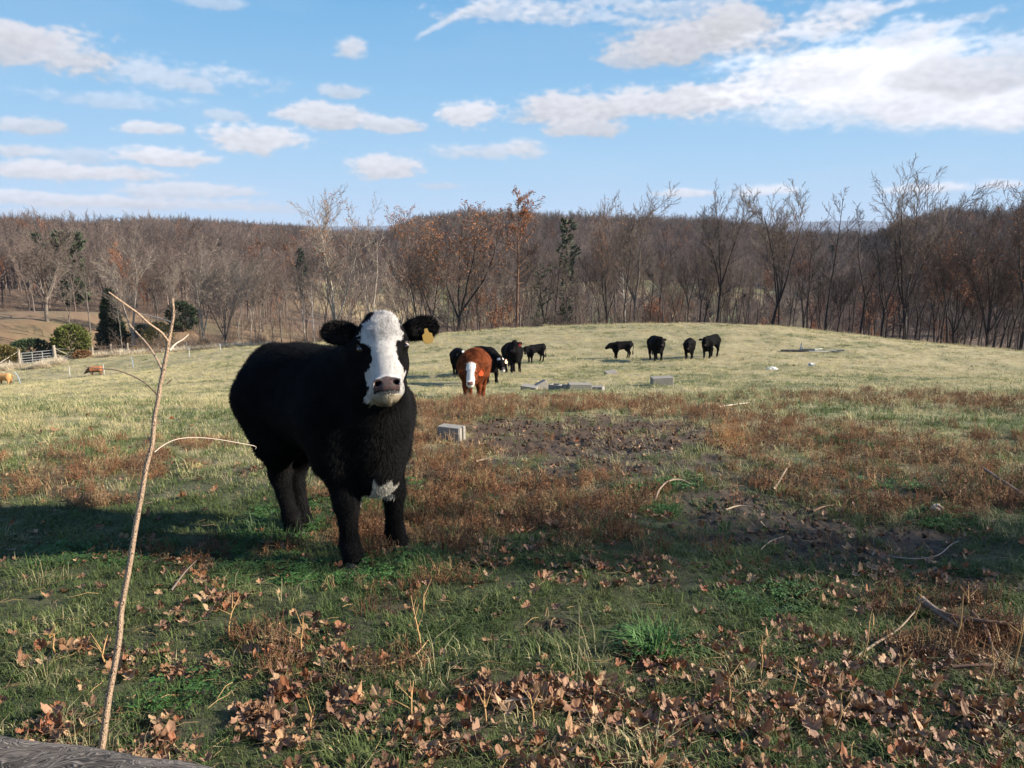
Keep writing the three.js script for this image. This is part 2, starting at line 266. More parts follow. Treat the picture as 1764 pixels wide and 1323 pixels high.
// far blue ridge on the horizon
{
  const p = [], idx = [], N = 140; const R = 9500;
  for (let i = 0; i <= N; i++) {
    const a = lerp(-46, 46, i / N) * RAD, top = 262 + 22 * n2(i * 0.07, 3) + 10 * n2(i * 0.3, 8) - 60 * sstep(0.1, -0.5, a);
    [[R, -60], [R + 300, top * 0.55], [R + 800, top], [R + 2500, -60]].forEach(([r, y]) => p.push(Math.sin(a) * r, y, -Math.cos(a) * r));
    if (i) for (let k = 0; k < 3; k++) { const q = (i - 1) * 4 + k, w = i * 4 + k; idx.push(q, w, q + 1, w, w + 1, q + 1); }
  }
  const g = new THREE.BufferGeometry(); g.setAttribute('position', new THREE.Float32BufferAttribute(p, 3)); g.setIndex(idx); g.computeVertexNormals();
  tag(mesh('mountain_ridge', g, mat(0.045, 0.055, 0.075, 1)), 'long blue wooded ridge far off on the horizon', null, null, 'structure');
}

// ---------------------------------------------------------------- bare trees
const barkPale = mat(0.36, 0.31, 0.25, 0.95), barkGrey = mat(0.16, 0.132, 0.106, 0.95), barkDark = mat(0.040, 0.033, 0.028, 0.95), barkRed = mat(0.19, 0.105, 0.065, 0.95), barkWhite = mat(0.62, 0.58, 0.52, 0.9);
const twigGrey = mat(0.155, 0.118, 0.094, 0.95), twigBrown = mat(0.085, 0.058, 0.044, 0.95), twigPale = mat(0.25, 0.205, 0.165, 0.95);
const rustLeaf = new THREE.MeshPhysicalMaterial({ color: new THREE.Color().setRGB(0.36, 0.135, 0.045), roughness: 0.9, transmission: 0.3, thickness: 0, side: THREE.DoubleSide });
const tanLeaf = new THREE.MeshPhysicalMaterial({ color: new THREE.Color().setRGB(0.34, 0.19, 0.075), roughness: 0.9, transmission: 0.3, thickness: 0, side: THREE.DoubleSide });
const needle = mat(0.036, 0.062, 0.022, 0.9), needleGrey = mat(0.060, 0.078, 0.042, 0.9), needleWarm = mat(0.10, 0.115, 0.022, 0.9), needleDark = mat(0.038, 0.056, 0.026, 0.9);

function grow(T, p, d, len, r, lvl, o, rng) {
  const n = [9, 9, 5, 3, 1][lvl], sides = [9, 6, 4, 3, 3][lvl], pts = [p.clone()], rad = [r], dirs = [d.clone()], q = p.clone(), dir = d.clone();
  const wob = o.wob[lvl], up = o.up[lvl], endR = lvl === 0 && o.hf ? 0.72 : lvl >= 3 ? 0.35 : 0.16;
  for (let k = 1; k <= n; k++) {
    dir.x += (rng() - 0.5) * wob; dir.z += (rng() - 0.5) * wob; dir.y += (rng() - 0.5) * wob * 0.6 + up; dir.normalize();
    q.addScaledVector(dir, len / n); pts.push(q.clone()); rad.push(r * lerp(1, endR, k / n)); dirs.push(dir.clone());
  }
  if (lvl === 0) { rad[0] *= 1.35; }
  (lvl <= 1 ? T.trunk : T.crown).tube(pts, rad, sides, lvl < 3);
  if (lvl >= 3 && o.leaf && rng() < o.leaf(pts[n].y / o.H, rng)) leafBits(T.leaf, pts[n], o.leafSize ?? 0.16, 2, rng);
  if (lvl >= o.depth) return;
  const spawn = (t, ang, length, rr, l2) => {
    const f = t * n, k = Math.min(n - 1, Math.floor(f)), pos = pts[k].clone().lerp(pts[k + 1], f - k), dd = dirs[Math.min(n, k + 1)];
    const side = V(rng() - 0.5, rng() - 0.5, rng() - 0.5); side.addScaledVector(dd, -side.dot(dd)).normalize();
    if (lvl <= 1 && side.y < -0.3) side.y *= -0.6;
    grow(T, pos, dd.clone().multiplyScalar(Math.cos(ang)).addScaledVector(side, Math.sin(ang)).normalize(), length, rr, l2, o, rng);
  };
  if (lvl === 0 && o.hf) {
    for (let k = 0; k < o.nf; k++) {
      const a = (k + rng() * 0.6) / o.nf * 2 * Math.PI, s = o.spread * (0.5 + rng() * 0.8), dd = V(Math.cos(a) * s, 1, Math.sin(a) * s).normalize();
      grow(T, pts[n].clone().addScaledVector(dirs[n], -rng() * 0.18 * len * (k ? 1 : 0)), dd, (o.H - o.hf) * (k ? 0.72 + rng() * 0.3 : 1.0), rad[n] * (k ? 0.6 + rng() * 0.2 : 0.8), 1, o, rng);
    }
    for (let k = 0; k < o.low; k++) spawn(0.45 + 0.5 * rng(), (50 + 25 * rng()) * RAD, o.H * (0.16 + 0.14 * rng()), r * 0.22, 2);
    return;
  }
  const kids = o.kids[lvl], t0 = o.from[lvl];
  for (let k = 0; k < kids; k++) {
    const t = lerp(t0, 0.99, (k + rng() * 0.9) / kids), fall = lvl === 0 ? lerp(1, 0.32, (t - t0) / (1 - t0)) : lerp(1, lvl === 1 ? 0.78 : 0.55, t);
    spawn(t, o.ang[lvl] * RAD * (0.75 + 0.5 * rng()), len * o.ratio[lvl] * fall * (0.75 + 0.5 * rng()), Math.max(o.minR, r * lerp(1, endR, t) * 0.55), lvl + 1);
  }
}
function leafBits(A, p, s, n, rng) {
  for (let k = 0; k < n; k++) {
    const x = p.x + (rng() - 0.5) * s * 4, y = p.y + (rng() - 0.5) * s * 3, z = p.z + (rng() - 0.5) * s * 4, a = V(rng() - 0.5, rng() - 0.5, rng() - 0.5).normalize(), b = V(rng() - 0.5, rng() - 0.5, rng() - 0.5).cross(a).normalize(), m = a.clone().cross(b);
    const w = s * (0.7 + 0.6 * rng()), i0 = A.vert(x, y, z, m.x, m.y, m.z); A.vert(x + (a.x + b.x * 0.6) * w, y + (a.y + b.y * 0.6) * w, z + (a.z + b.z * 0.6) * w, m.x, m.y, m.z); A.vert(x + (a.x - b.x * 0.6) * w, y + (a.y - b.y * 0.6) * w, z + (a.z - b.z * 0.6) * w, m.x, m.y, m.z); A.vert(x + a.x * w * 1.6, y + a.y * w * 1.6, z + a.z * w * 1.6, m.x, m.y, m.z);
    A.i.push(i0, i0 + 2, i0 + 1, i0 + 1, i0 + 2, i0 + 3);
  }
}
const base0 = { H: 16, r: 0.2, hf: 5, nf: 4, spread: 0.32, low: 3, depth: 4, kids: [9, 13, 8, 7], from: [0.3, 0.26, 0.12, 0.12], ang: [52, 37, 38, 40], ratio: [0.4, 0.44, 0.46, 0.5], wob: [0.10, 0.24, 0.36, 0.4, 0.4], up: [0, 0.05, 0.085, 0.09, 0.05], minR: 0.027 };
function protoTree(seed, o) {
  const rng = mulberry(seed), T = { trunk: new Acc(), crown: new Acc(), leaf: new Acc() }; o = { ...base0, ...o };
  grow(T, V(0, -0.4, 0), V((o.leanX ?? 0), 1, (o.leanZ ?? 0)).normalize(), (o.hf || o.H * 0.97) + 0.4, o.r, 0, o, rng);
  let top = 0; for (const A of [T.trunk, T.crown]) for (let k = 1; k < A.p.length; k += 3) top = Math.max(top, A.p[k]);
  return { H: top * 0.975, trunk: T.trunk.geo(), crown: T.crown.geo(), leaf: T.leaf.p.length ? T.leaf.geo() : null };
}
const topLeaf = (k) => (h, r) => k * sstep(0.55, 0.9, h), allLeaf = (k) => () => k;
const PROTO = {
  wide: protoTree(21, { H: 15, r: 0.3, hf: 4.2, nf: 5, spread: 0.62, low: 6, kids: [9, 12, 8, 6] }),
  wideB: protoTree(22, { H: 16, r: 0.28, hf: 3.2, nf: 5, spread: 0.46, low: 2, kids: [9, 13, 8, 6] }),
  vase: protoTree(23, { H: 18, r: 0.26, hf: 5.5, nf: 4, spread: 0.34, low: 3, kids: [9, 13, 8, 6] }),
  vaseB: protoTree(24, { H: 18, r: 0.24, hf: 7.5, nf: 3, spread: 0.36, low: 2, kids: [9, 14, 8, 6] }),
  twin: protoTree(25, { H: 18, r: 0.24, hf: 6.5, nf: 2, spread: 0.3, low: 2, kids: [9, 15, 9, 6], leanX: 0.05 }),
  slim: protoTree(26, { H: 15, r: 0.13, hf: 0, minR: 0.02, kids: [12, 5, 4, 3], from: [0.45, 0.2, 0.2, 0.2], ratio: [0.26, 0.5, 0.5, 0.5], depth: 4 }),
  slimB: protoTree(27, { H: 14, r: 0.12, hf: 6, nf: 2, spread: 0.22, low: 2, minR: 0.02, kids: [9, 8, 5, 4], leanX: 0.07 }),
  slimC: protoTree(28, { H: 14, r: 0.14, hf: 5, nf: 3, spread: 0.3, low: 2, minR: 0.02, kids: [9, 8, 5, 4], leanX: -0.10, leanZ: 0.05 }),
  pale: protoTree(29, { H: 15, r: 0.27, hf: 3.6, nf: 3, spread: 0.34, low: 2, kids: [8, 12, 7, 5], minR: 0.024 }),
  oak: protoTree(30, { H: 15, r: 0.22, hf: 4.5, nf: 4, spread: 0.5, low: 5, kids: [9, 12, 7, 5], leaf: (h, r) => 0.55 * sstep(0.3, 0.6, h), leafSize: 0.11 }),
  rusty: protoTree(31, { H: 17, r: 0.26, hf: 4.5, nf: 4, spread: 0.4, low: 3, kids: [9, 12, 7, 5], leaf: (h, r) => 0.16, leafSize: 0.12 }),
  mast: protoTree(32, { H: 18, r: 0.24, hf: 0, kids: [26, 6, 4, 3], from: [0.42, 0.15, 0.2, 0.2], ratio: [0.2, 0.5, 0.5, 0.5], ang: [72, 45, 40, 38], leaf: (h, r) => 0.35 * sstep(0.6, 0.8, h), leafSize: 0.13 }),
};
function axisD(D, y) { return D * Math.cos(PITCH) + (EYE - y) * Math.sin(PITCH); }
const heightFor = (vTop, D, y) => EYE - Math.tan(downAngle(vTop)) * D - y;
function standAt(u, D, mid = 5) { let x = 0; for (let k = 0; k < 4; k++) x = (u - 882) / F * axisD(D, groundH(x, -D) + mid); return V(x, groundH(x, -D), -D); }
function tree(kind, u, vTop, D, { bark = barkGrey, twig = twigBrown, leaf = rustLeaf, turn = 0, wide = 1, label, name = 'bare_tree', category = 'tree', group } = {}) {
  const P = PROTO[kind], pos = standAt(u, D, 7), h = heightFor(vTop, D, pos.y), s = h / P.H, o = thing(name, label, category, group);
  o.position.copy(pos); o.rotation.y = turn; o.scale.set(s * wide, s, s * wide);
  mesh('trunk', P.trunk, bark, o); mesh('crown', P.crown, twig, o); if (P.leaf) mesh('foliage', P.leaf, leaf, o);
  return o;
}
const R1 = mulberry(77);
// the trees one can tell apart, left to right
tree('wide', 72, 392, 110, { bark: barkGrey, twig: twigGrey, turn: 0.6, wide: 1.15, label: 'broad bare tree standing alone on the brown bank above the gate' });
tree('pale', 228, 388, 93, { bark: barkPale, twig: twigPale, turn: 1.2, label: 'pale grey tree forking into upright stems behind the fence, second large one from the left', wide: 1.0 });
tree('slimB', 205, 505, 91, { bark: barkPale, twig: twigPale, turn: 2.2, label: 'short pale tree with a thin leaning trunk beside the dark cedar' });
tree('pale', 342, 400, 92, { bark: barkPale, twig: twigPale, turn: 3.5, wide: 0.9, label: 'pale forked tree rooted in white grass at the fence' });
tree('wideB', 382, 412, 92, { bark: barkGrey, twig: twigPale, turn: 5.1, wide: 0.95, label: 'spreading grey tree just left of the black bull-calf rump at the fence' });
tree('rusty', 574, 322, 92, { bark: barkPale, twig: twigPale, turn: 2.4, wide: 0.92, label: 'tall pale tree with a few rust leaves rising above the ridge behind the large cow' });
tree('slimC', 638, 384, 95, { bark: barkPale, twig: twigPale, turn: 1.4, wide: 1.2, label: 'leaning pale tree between the tall pale tree and the rust oak' });
tree('oak', 786, 350, 84, { bark: barkDark, twig: twigGrey, turn: 0.4, wide: 1.25, label: 'oak holding many rust brown leaves behind the left group of cattle' });
tree('oak', 722, 358, 88, { bark: barkGrey, twig: twigGrey, turn: 2.9, wide: 0.85, label: 'smaller rust leaved oak directly above the white faced cow' });
tree('mast', 889, 330, 79, { bark: barkRed, twig: twigBrown, leaf: rustLeaf, turn: 1.1, wide: 0.85, label: 'tall straight tree with reddish trunk and dark leafy top' });
tree('twin', 1092, 316, 76, { bark: barkGrey, twig: twigGrey, turn: 0.2, wide: 1.05, label: 'tall dark tree with a wide bare crown near the middle of the crest' });
tree('rusty', 1045, 332, 80, { bark: barkDark, twig: twigGrey, turn: 1.9, wide: 0.7, label: 'tree with reddish buds beside the tall crown at mid crest' });
tree('vaseB', 1240, 316, 72, { bark: barkDark, twig: twigGrey, turn: 0.9, wide: 0.85, label: 'tall forked bare tree above the right group of four cattle' });
tree('vase', 1335, 314, 70, { bark: barkDark, twig: twigGrey, turn: 2.1, wide: 0.95, label: 'large many stemmed bare tree right of the cattle with dome shaped crown' });
tree('slim', 1428, 328, 70, { bark: barkDark, twig: twigGrey, turn: 0.3, wide: 0.9, label: 'slender pointed tree standing in the gap before the blue ridge' });
tree('slimB', 1490, 352, 69, { bark: barkDark, twig: twigBrown, turn: 3.3, wide: 1.2, label: 'thin tree with sparse brown top right of the blue ridge gap' });
tree('vase', 1568, 282, 66, { bark: barkDark, twig: twigGrey, turn: 4.4, wide: 0.9, label: 'tallest bare tree with a fan of fine upright twigs at right' });
tree('slimC', 1530, 372, 66, { bark: barkDark, twig: twigBrown, turn: 0.4, wide: 1.3, label: 'crooked dark tree leaning beside the tallest bare tree' });
tree('wideB', 1716, 330, 62, { bark: barkDark, twig: twigBrown, turn: 1.0, wide: 0.9, label: 'dark spreading tree near the right end of the row' });
tree('rusty', 1775, 292, 58, { bark: barkDark, twig: twigBrown, turn: 2.0, wide: 0.9, label: 'tall dark tree cut off by the right edge of the photo' });
tree('oak', 1655, 400, 68, { bark: barkDark, twig: twigBrown, turn: 3.0, wide: 0.9, label: 'low dark oak with orange leaves under the shaded right row' });
tree('slim', 537, 480, 98, { bark: barkWhite, twig: twigPale, turn: 3.0, wide: 1.0, label: 'thin white barked tree standing behind the back of the large cow' });
tree('slim', 1080, 430, 80, { bark: barkWhite, twig: twigGrey, turn: 4.0, wide: 0.8, label: 'white barked thin tree under the tall mid crest crown' });
// the crowded thin trees of the row: nothing tells one from the next
{
  const where = (u) => u < 400 ? '' : u < 550 ? ', above its rump' : u < 700 ? ', above its head' : u < 850 ? ', near the rust leaved oaks' : u < 1010 ? ', near the reddish trunk' : u < 1170 ? ', near the broad mid crest crown' : u < 1345 ? ', below the tall forked tree' : u < 1500 ? ', left of the tallest tree' : u < 1640 ? ', about the tallest tree' : ', at its far right end';
  const rows = [
    [[30, 470], [96, 128], 9, [420, 470], 'bare grey tree among others on the wooded bank beyond the fence', 'grey trees on the far bank', [barkGrey, barkGrey, barkDark], [twigGrey, twigPale]],
    [[400, 700], [92, 112], 16, [425, 500], 'thin grey tree behind the large cow', 'thin trees behind the large cow', [barkGrey, barkPale, barkGrey], [twigGrey, twigPale]],
    [[700, 1010], [72, 98], 22, [395, 470], 'thin dark tree behind the left group of cattle', 'thin trees behind the left cattle', [barkDark, barkGrey, barkDark], [twigBrown, twigGrey]],
    [[1010, 1320], [65, 92], 26, [385, 470], 'thin dark tree behind the right cattle', 'thin trees behind the right cattle', [barkDark, barkDark, barkGrey], [twigBrown, twigGrey]],
    [[1350, 1790], [57, 84], 42, [380, 480], 'thin dark tree in the shaded right row', 'thin trees down the right edge', [barkDark, barkDark, barkDark], [twigBrown, twigBrown]],
  ];
  for (const [[u0, u1], [d0, d1], n, [v0, v1], label, group, barks, twigs] of rows) for (let k = 0; k < n; k++) {
    const u = lerp(u0, u1, (k + R1()) / n), q = R1(); let D = lerp(d0, d1, R1());
    tree(['slim', 'slimB', 'slimC', 'vaseB', 'slimB'][Math.floor(R1() * 5)], u, lerp(v0, v1, R1()), D, { bark: barks[Math.floor(q * 3)], twig: twigs[k % 2], turn: R1() * 6.28, wide: 0.75 + 0.35 * R1(), label: label + where(u), group: group + where(u) });
  }
}
// trees beyond the right edge of the photo: their shade falls across the foreground
[[27, 2.2, 'slimB', 12, 3.0], [19.5, 3.7, 'vaseB', 10.5, 0.8]].forEach(([x, D, kind, h, turn], k) => {
  const P = PROTO[kind], o = thing('bare_tree', 'bare tree beyond the right edge whose shade falls across the foreground', 'tree', 'trees beyond the right edge'), s = h / P.H;
  o.position.set(x, groundH(x, -D), -D); o.rotation.y = turn; o.scale.set(s * 0.75, s, s * 0.75); mesh('trunk', P.trunk, barkGrey, o); mesh('crown', P.crown, twigGrey, o); if (P.leaf) mesh('foliage', P.leaf, rustLeaf, o);
});

// ---------------------------------------------------------------- woods behind and on the hills: masses nobody could count
function instanced(name, geo, m, list, label, category, parent = scene) {
  const o = new THREE.InstancedMesh(geo, m, list.length), M = new THREE.Matrix4(), q = new THREE.Quaternion(), e = new THREE.Euler(), c = new THREE.Color();
  list.forEach((a, k) => { e.set(a.tx ?? 0, a.turn, a.tz ?? 0); M.compose(V(a.x, a.y, a.z), q.setFromEuler(e), V(a.s * (a.w ?? 1), a.s * (a.h ?? 1), a.s * (a.w ?? 1))); o.setMatrixAt(k, M); if (a.c) o.setColorAt(k, c.setRGB(a.c[0], a.c[1], a.c[2])); });
  o.castShadow = o.receiveShadow = true; o.name = parent === scene ? numbered(name) : name; parent.add(o); tag(o, label, category, null, 'stuff'); return o;
}
function oneGeo(P) { const g = [P.trunk, P.crown]; if (P.leaf) g.push(P.leaf); return mergeGeometries(g.map((x) => x)); }
const farO = { depth: 4, kids: [9, 8, 6, 3], minR: 0.045, low: 2 };
const WOOD = [protoTree(41, { ...farO, H: 16, r: 0.22, hf: 6, nf: 4, spread: 0.42 }), protoTree(42, { ...farO, H: 17, r: 0.2, hf: 7.5, nf: 3, spread: 0.34 }), protoTree(43, { ...farO, H: 15, r: 0.22, hf: 5, nf: 4, spread: 0.5 })].map(oneGeo);
const WOODRUST = oneGeo(protoTree(44, { ...farO, H: 14, r: 0.2, hf: 5, nf: 4, spread: 0.45, leaf: allLeaf(0.7), leafSize: 0.22 }));
// a rounded tree seen from far off: tufts of needles through its volume
function conifer(seed, H, W, n, size, shape, warm) {
  const rng = mulberry(seed), A = new Acc();
  for (let k = 0; k < n; k++) {
    const t = Math.pow(rng(), 0.9), a = rng() * 6.283, R = W * shape(t) * Math.sqrt(0.25 + 0.75 * rng()), y = H * (0.06 + 0.94 * t), lump = 1 + 0.25 * n3(Math.cos(a) * 2 + seed, y * 1.2, Math.sin(a) * 2);
    if (shape(t) < 0.06) continue;
    const c = V(Math.cos(a) * R * lump, y, Math.sin(a) * R * lump), out = V(Math.cos(a), 0.5, Math.sin(a)).normalize();
    for (let j = 0; j < 3; j++) {
      const d = out.clone().add(V(rng() - 0.5, rng() - 0.3, rng() - 0.5).multiplyScalar(1.5)).normalize(), s = V(rng() - 0.5, rng() - 0.5, rng() - 0.5).cross(d).normalize().multiplyScalar(size * 0.28), L = size * (0.6 + rng() * 0.8), m = d.clone().cross(s).normalize().lerp(out, 0.5).normalize();
      const i0 = A.vert(c.x + s.x, c.y + s.y, c.z + s.z, m.x, m.y, m.z); A.vert(c.x - s.x, c.y - s.y, c.z - s.z, m.x, m.y, m.z); A.vert(c.x + d.x * L, c.y + d.y * L, c.z + d.z * L, m.x, m.y, m.z); A.i.push(i0, i0 + 1, i0 + 2);
    }
  }
  { const g = A.geo(); g.deleteAttribute('normal'); return g; }
}
{
  const rng = mulberry(5), lists = [[], [], [], [], []];
  const clearing = (x, z, r) => { const az = Math.atan2(x, -z); return (r > 262 && r < 415 && az > -0.26 && az < 0.38 && n2(x / 40, z / 40) < 0.45) || (az < -0.36 && r < 165 && -z < 138); };
  for (let r = 96; r < 1010; r *= 1 + 5.6 / r) {
    const step = r < 260 ? 5.6 / r : 7.4 / r;
    for (let a = -0.72; a < 0.72; a += step) {
      const az = a + (rng() - 0.5) * step, rr = r + (rng() - 0.5) * 5, x = Math.sin(az) * rr, z = -Math.cos(az) * rr, skip = rng() > (rr > 300 ? 0.93 : az > -0.28 ? 0.24 : 0.7), w = rng(), pick = rng();
      if (skip || clearing(x, z, rr) || (rr < 118 && az < -0.1)) continue;
      const grove = n2b(x / 70, z / 70), k = w < 0.05 + 0.12 * Math.max(0, grove) ? 3 : w > 0.992 - 0.02 * Math.max(0, -grove) && rr > 220 ? 4 : Math.floor(pick * 3), v = 0.75 + 0.5 * rng();
      const tone = [[0.170, 0.127, 0.106], [0.142, 0.106, 0.091], [0.192, 0.143, 0.113], [0.27, 0.12, 0.06], [0.045, 0.062, 0.032]][k];
      lists[k].push({ x, y: H0(x, z) - 0.3, z, s: (rr > 250 ? 1.0 : 0.72) * (0.75 + 0.45 * rng()), turn: rng() * 6.28, c: tone.map((q) => q * v * (0.88 + 0.32 * n2(x / 45, z / 45) + 0.15 * n2b(x / 18, z / 18))) });
    }
  }
  const white = mat(1, 1, 1, 0.95), woods = new THREE.Group(); woods.name = 'hillside_forest'; scene.add(woods); tag(woods, 'leafless purple brown forest covering the hills behind the pasture', 'forest', null, 'stuff');
  WOOD.forEach((g, k) => instanced('bare_trees', g, white, lists[k], null, null, woods));
  instanced('rust_leaved_trees', WOODRUST, white, lists[3], null, null, woods);
  instanced('evergreen_trees', conifer(9, 15, 3.2, 420, 1.1, (t) => Math.pow(1 - t, 0.7) * (t < 0.15 ? 0.5 : 1)), white, lists[4], null, null, woods);
  // brushy undergrowth under the trees
  const A = new Acc();
  for (let k = 0; k < 26; k++) {
    const b = V((rng() - 0.5) * 2.4, -0.1, (rng() - 0.5) * 2.4), d = V((rng() - 0.5) * 0.9, 1, (rng() - 0.5) * 0.9).normalize(), L = 0.8 + 1.9 * rng(), m = b.clone().addScaledVector(d, L * 0.5), e = m.clone().addScaledVector(d.clone().add(V((rng() - 0.5) * 0.7, 0, (rng() - 0.5) * 0.7)).normalize(), L * 0.5);
    A.tube([b, m, e], [0.022, 0.016, 0.007], 3, false);
    for (let j = 0; j < 5; j++) { const s = m.clone().lerp(e, rng()), t = s.clone().add(V((rng() - 0.5) * 0.9, 0.1 + 0.6 * rng(), (rng() - 0.5) * 0.9)); A.tube([s, t], [0.011, 0.006], 3, false); }
  }
  const brush = [];
  for (let k = 0; k < 1500; k++) {
    const u = rng() * 1900 - 60, D = lerp(66, 150, Math.pow(rng(), 1.1)), p = standAt(u, D, 2); if (onPasture(p.x, p.z - 2.0) || (u < 180 && D < 142)) continue;
    const v = 0.7 + 0.6 * rng(); brush.push({ x: p.x, y: H0(p.x, p.z), z: p.z, s: 0.35 + 0.6 * rng(), turn: rng() * 6.28, c: [0.17 * v, 0.118 * v, 0.085 * v] });
  }
  instanced('undergrowth', A.geo(), white, brush, 'tangled leafless brush filling the ground under the bare trees', 'undergrowth');
}
// evergreens and shrubs one can tell apart
function shrub(name, label, u, vTop, D, W, m, seed, shape, n = 900, size = 0.28, category = 'shrub') {
  const p = standAt(u, D, 1), h = heightFor(vTop, D, p.y), o = thing(name, label, category); o.position.copy(p);
  const T = new Acc(); T.tube([V(0, -0.2, 0), V(0.05, h * 0.4, 0), V(0, h * 0.85, 0.02)], [0.09, 0.07, 0.03], 6);
  mesh('trunk', T.geo(), barkGrey, o); mesh('foliage', conifer(seed, h, W, n, size, shape), m, o); return o;
}
const round = (t) => Math.sqrt(Math.max(0, 1 - (2 * t - 0.9) ** 2 * 0.9)), cone = (t) => Math.pow(1 - t, 0.75) * (t < 0.1 ? 0.7 : 1) + 0.04;
shrub('cedar_shrub', 'round yellow green cedar right behind the metal gate', 124, 560, 82, 1.85, needleWarm, 61, round, 1500, 0.3);
shrub('evergreen_bush', 'low dark green bush behind the gate at left', 52, 585, 82, 2.5, needle, 62, round, 1300, 0.3);
shrub('cedar_tree', 'tall dark cedar between the pale tree trunks', 196, 500, 95, 2.0, needleDark, 63, cone, 2400, 0.42, 'tree');
shrub('cedar_tree', 'dark low cedar at the foot of the pale forked tree', 248, 560, 96, 1.6, needleDark, 64, round, 900, 0.34, 'tree');
shrub('yellow_shrub', 'straw yellow shrub with fine leaves beside the pale tree trunk', 276, 554, 93, 1.9, mat(0.30, 0.235, 0.07, 0.9), 65, round, 1200, 0.2);
shrub('cedar_tree', 'small dark cedar upslope left of the pale forked tree', 314, 520, 118, 2.2, needleDark, 66, round, 1200, 0.42, 'tree');
shrub('evergreen_bush', 'ochre green bush at the far left edge of the fence', 4, 596, 76, 1.7, mat(0.14, 0.11, 0.03, 0.9), 67, round, 1000, 0.26);
shrub('evergreen_bush', 'small green cedar against the thicket left of the large cow', 352, 585, 92, 0.9, needle, 68, round, 500, 0.26);
shrub('pine_tree', 'dark green pine with flat tufts above the left group of cattle', 975, 380, 120, 2.4, needleGrey, 69, (t) => 0.35 + 0.65 * Math.pow(1 - t, 0.5) * (0.45 + 0.55 * Math.sin(t * 34)) * sstep(0.66, 0.74, t), 600, 0.6, 'tree');
shrub('pine_tree', 'grey green pine low behind the reddish trunk', 930, 455, 118, 2.4, needleGrey, 70, (t) => (0.5 + 0.5 * Math.sin(t * 21)) * sstep(0.3, 0.45, t), 320, 0.6, 'tree');
shrub('pine_tree', 'pine showing green behind the left bank trees', 128, 402, 150, 3.0, needleGrey, 71, (t) => 0.3 + 0.6 * Math.abs(Math.sin(t * 9)), 700, 1.0, 'tree');
shrub('brown_shrub', 'rust brown shrub at the foot of the wooden posts', 238, 598, 88, 1.1, mat(0.24, 0.14, 0.035, 0.9), 72, round, 700, 0.2);
shrub('brown_shrub', 'low brown shrub right of the gate', 140, 604, 80, 0.9, mat(0.20, 0.10, 0.04, 0.9), 73, round, 500, 0.18);

// ---------------------------------------------------------------- cattle: one smooth skin meshed from a distance field
const smin = (a, b, k) => { const h = Math.max(k - Math.abs(a - b), 0) / k; return Math.min(a, b) - h * h * k * 0.25; };
// [kind, k, ...]: 'c' tapered capsule a, b, ra, rb; 'e' ellipsoid centre, radii; negative k carves
function makeField(prims) {
  const P = prims.map((q) => q[0] === 'c' ? { c: 1, k: q[1], a: q[2], ba: [q[3][0] - q[2][0], q[3][1] - q[2][1], q[3][2] - q[2][2]], r1: q[4], r2: q[5] } : { c: 0, k: q[1], a: q[2], r: q[3] });
  for (const p of P) if (p.c) p.bb = p.ba[0] ** 2 + p.ba[1] ** 2 + p.ba[2] ** 2 || 1e-9;
  return (x, y, z) => {
    let d = 9;
    for (const p of P) {
      let e; const X = x - p.a[0], Y = y - p.a[1], Z = z - p.a[2];
      if (p.c) { const t = clamp((X * p.ba[0] + Y * p.ba[1] + Z * p.ba[2]) / p.bb), dx = X - t * p.ba[0], dy = Y - t * p.ba[1], dz = Z - t * p.ba[2]; e = Math.sqrt(dx * dx + dy * dy + dz * dz) - lerp(p.r1, p.r2, t); }
      else { const a = X / p.r[0], b = Y / p.r[1], c = Z / p.r[2], k0 = Math.sqrt(a * a + b * b + c * c), k1 = Math.sqrt((a / p.r[0]) ** 2 + (b / p.r[1]) ** 2 + (c / p.r[2]) ** 2); e = k1 > 1e-9 ? k0 * (k0 - 1) / k1 : -Math.min(...p.r); }
      if (p.k >= 0) d = smin(d, e, p.k || 1e-6); else d = -smin(-d, e, -p.k);
    }
    return d;
  };
}
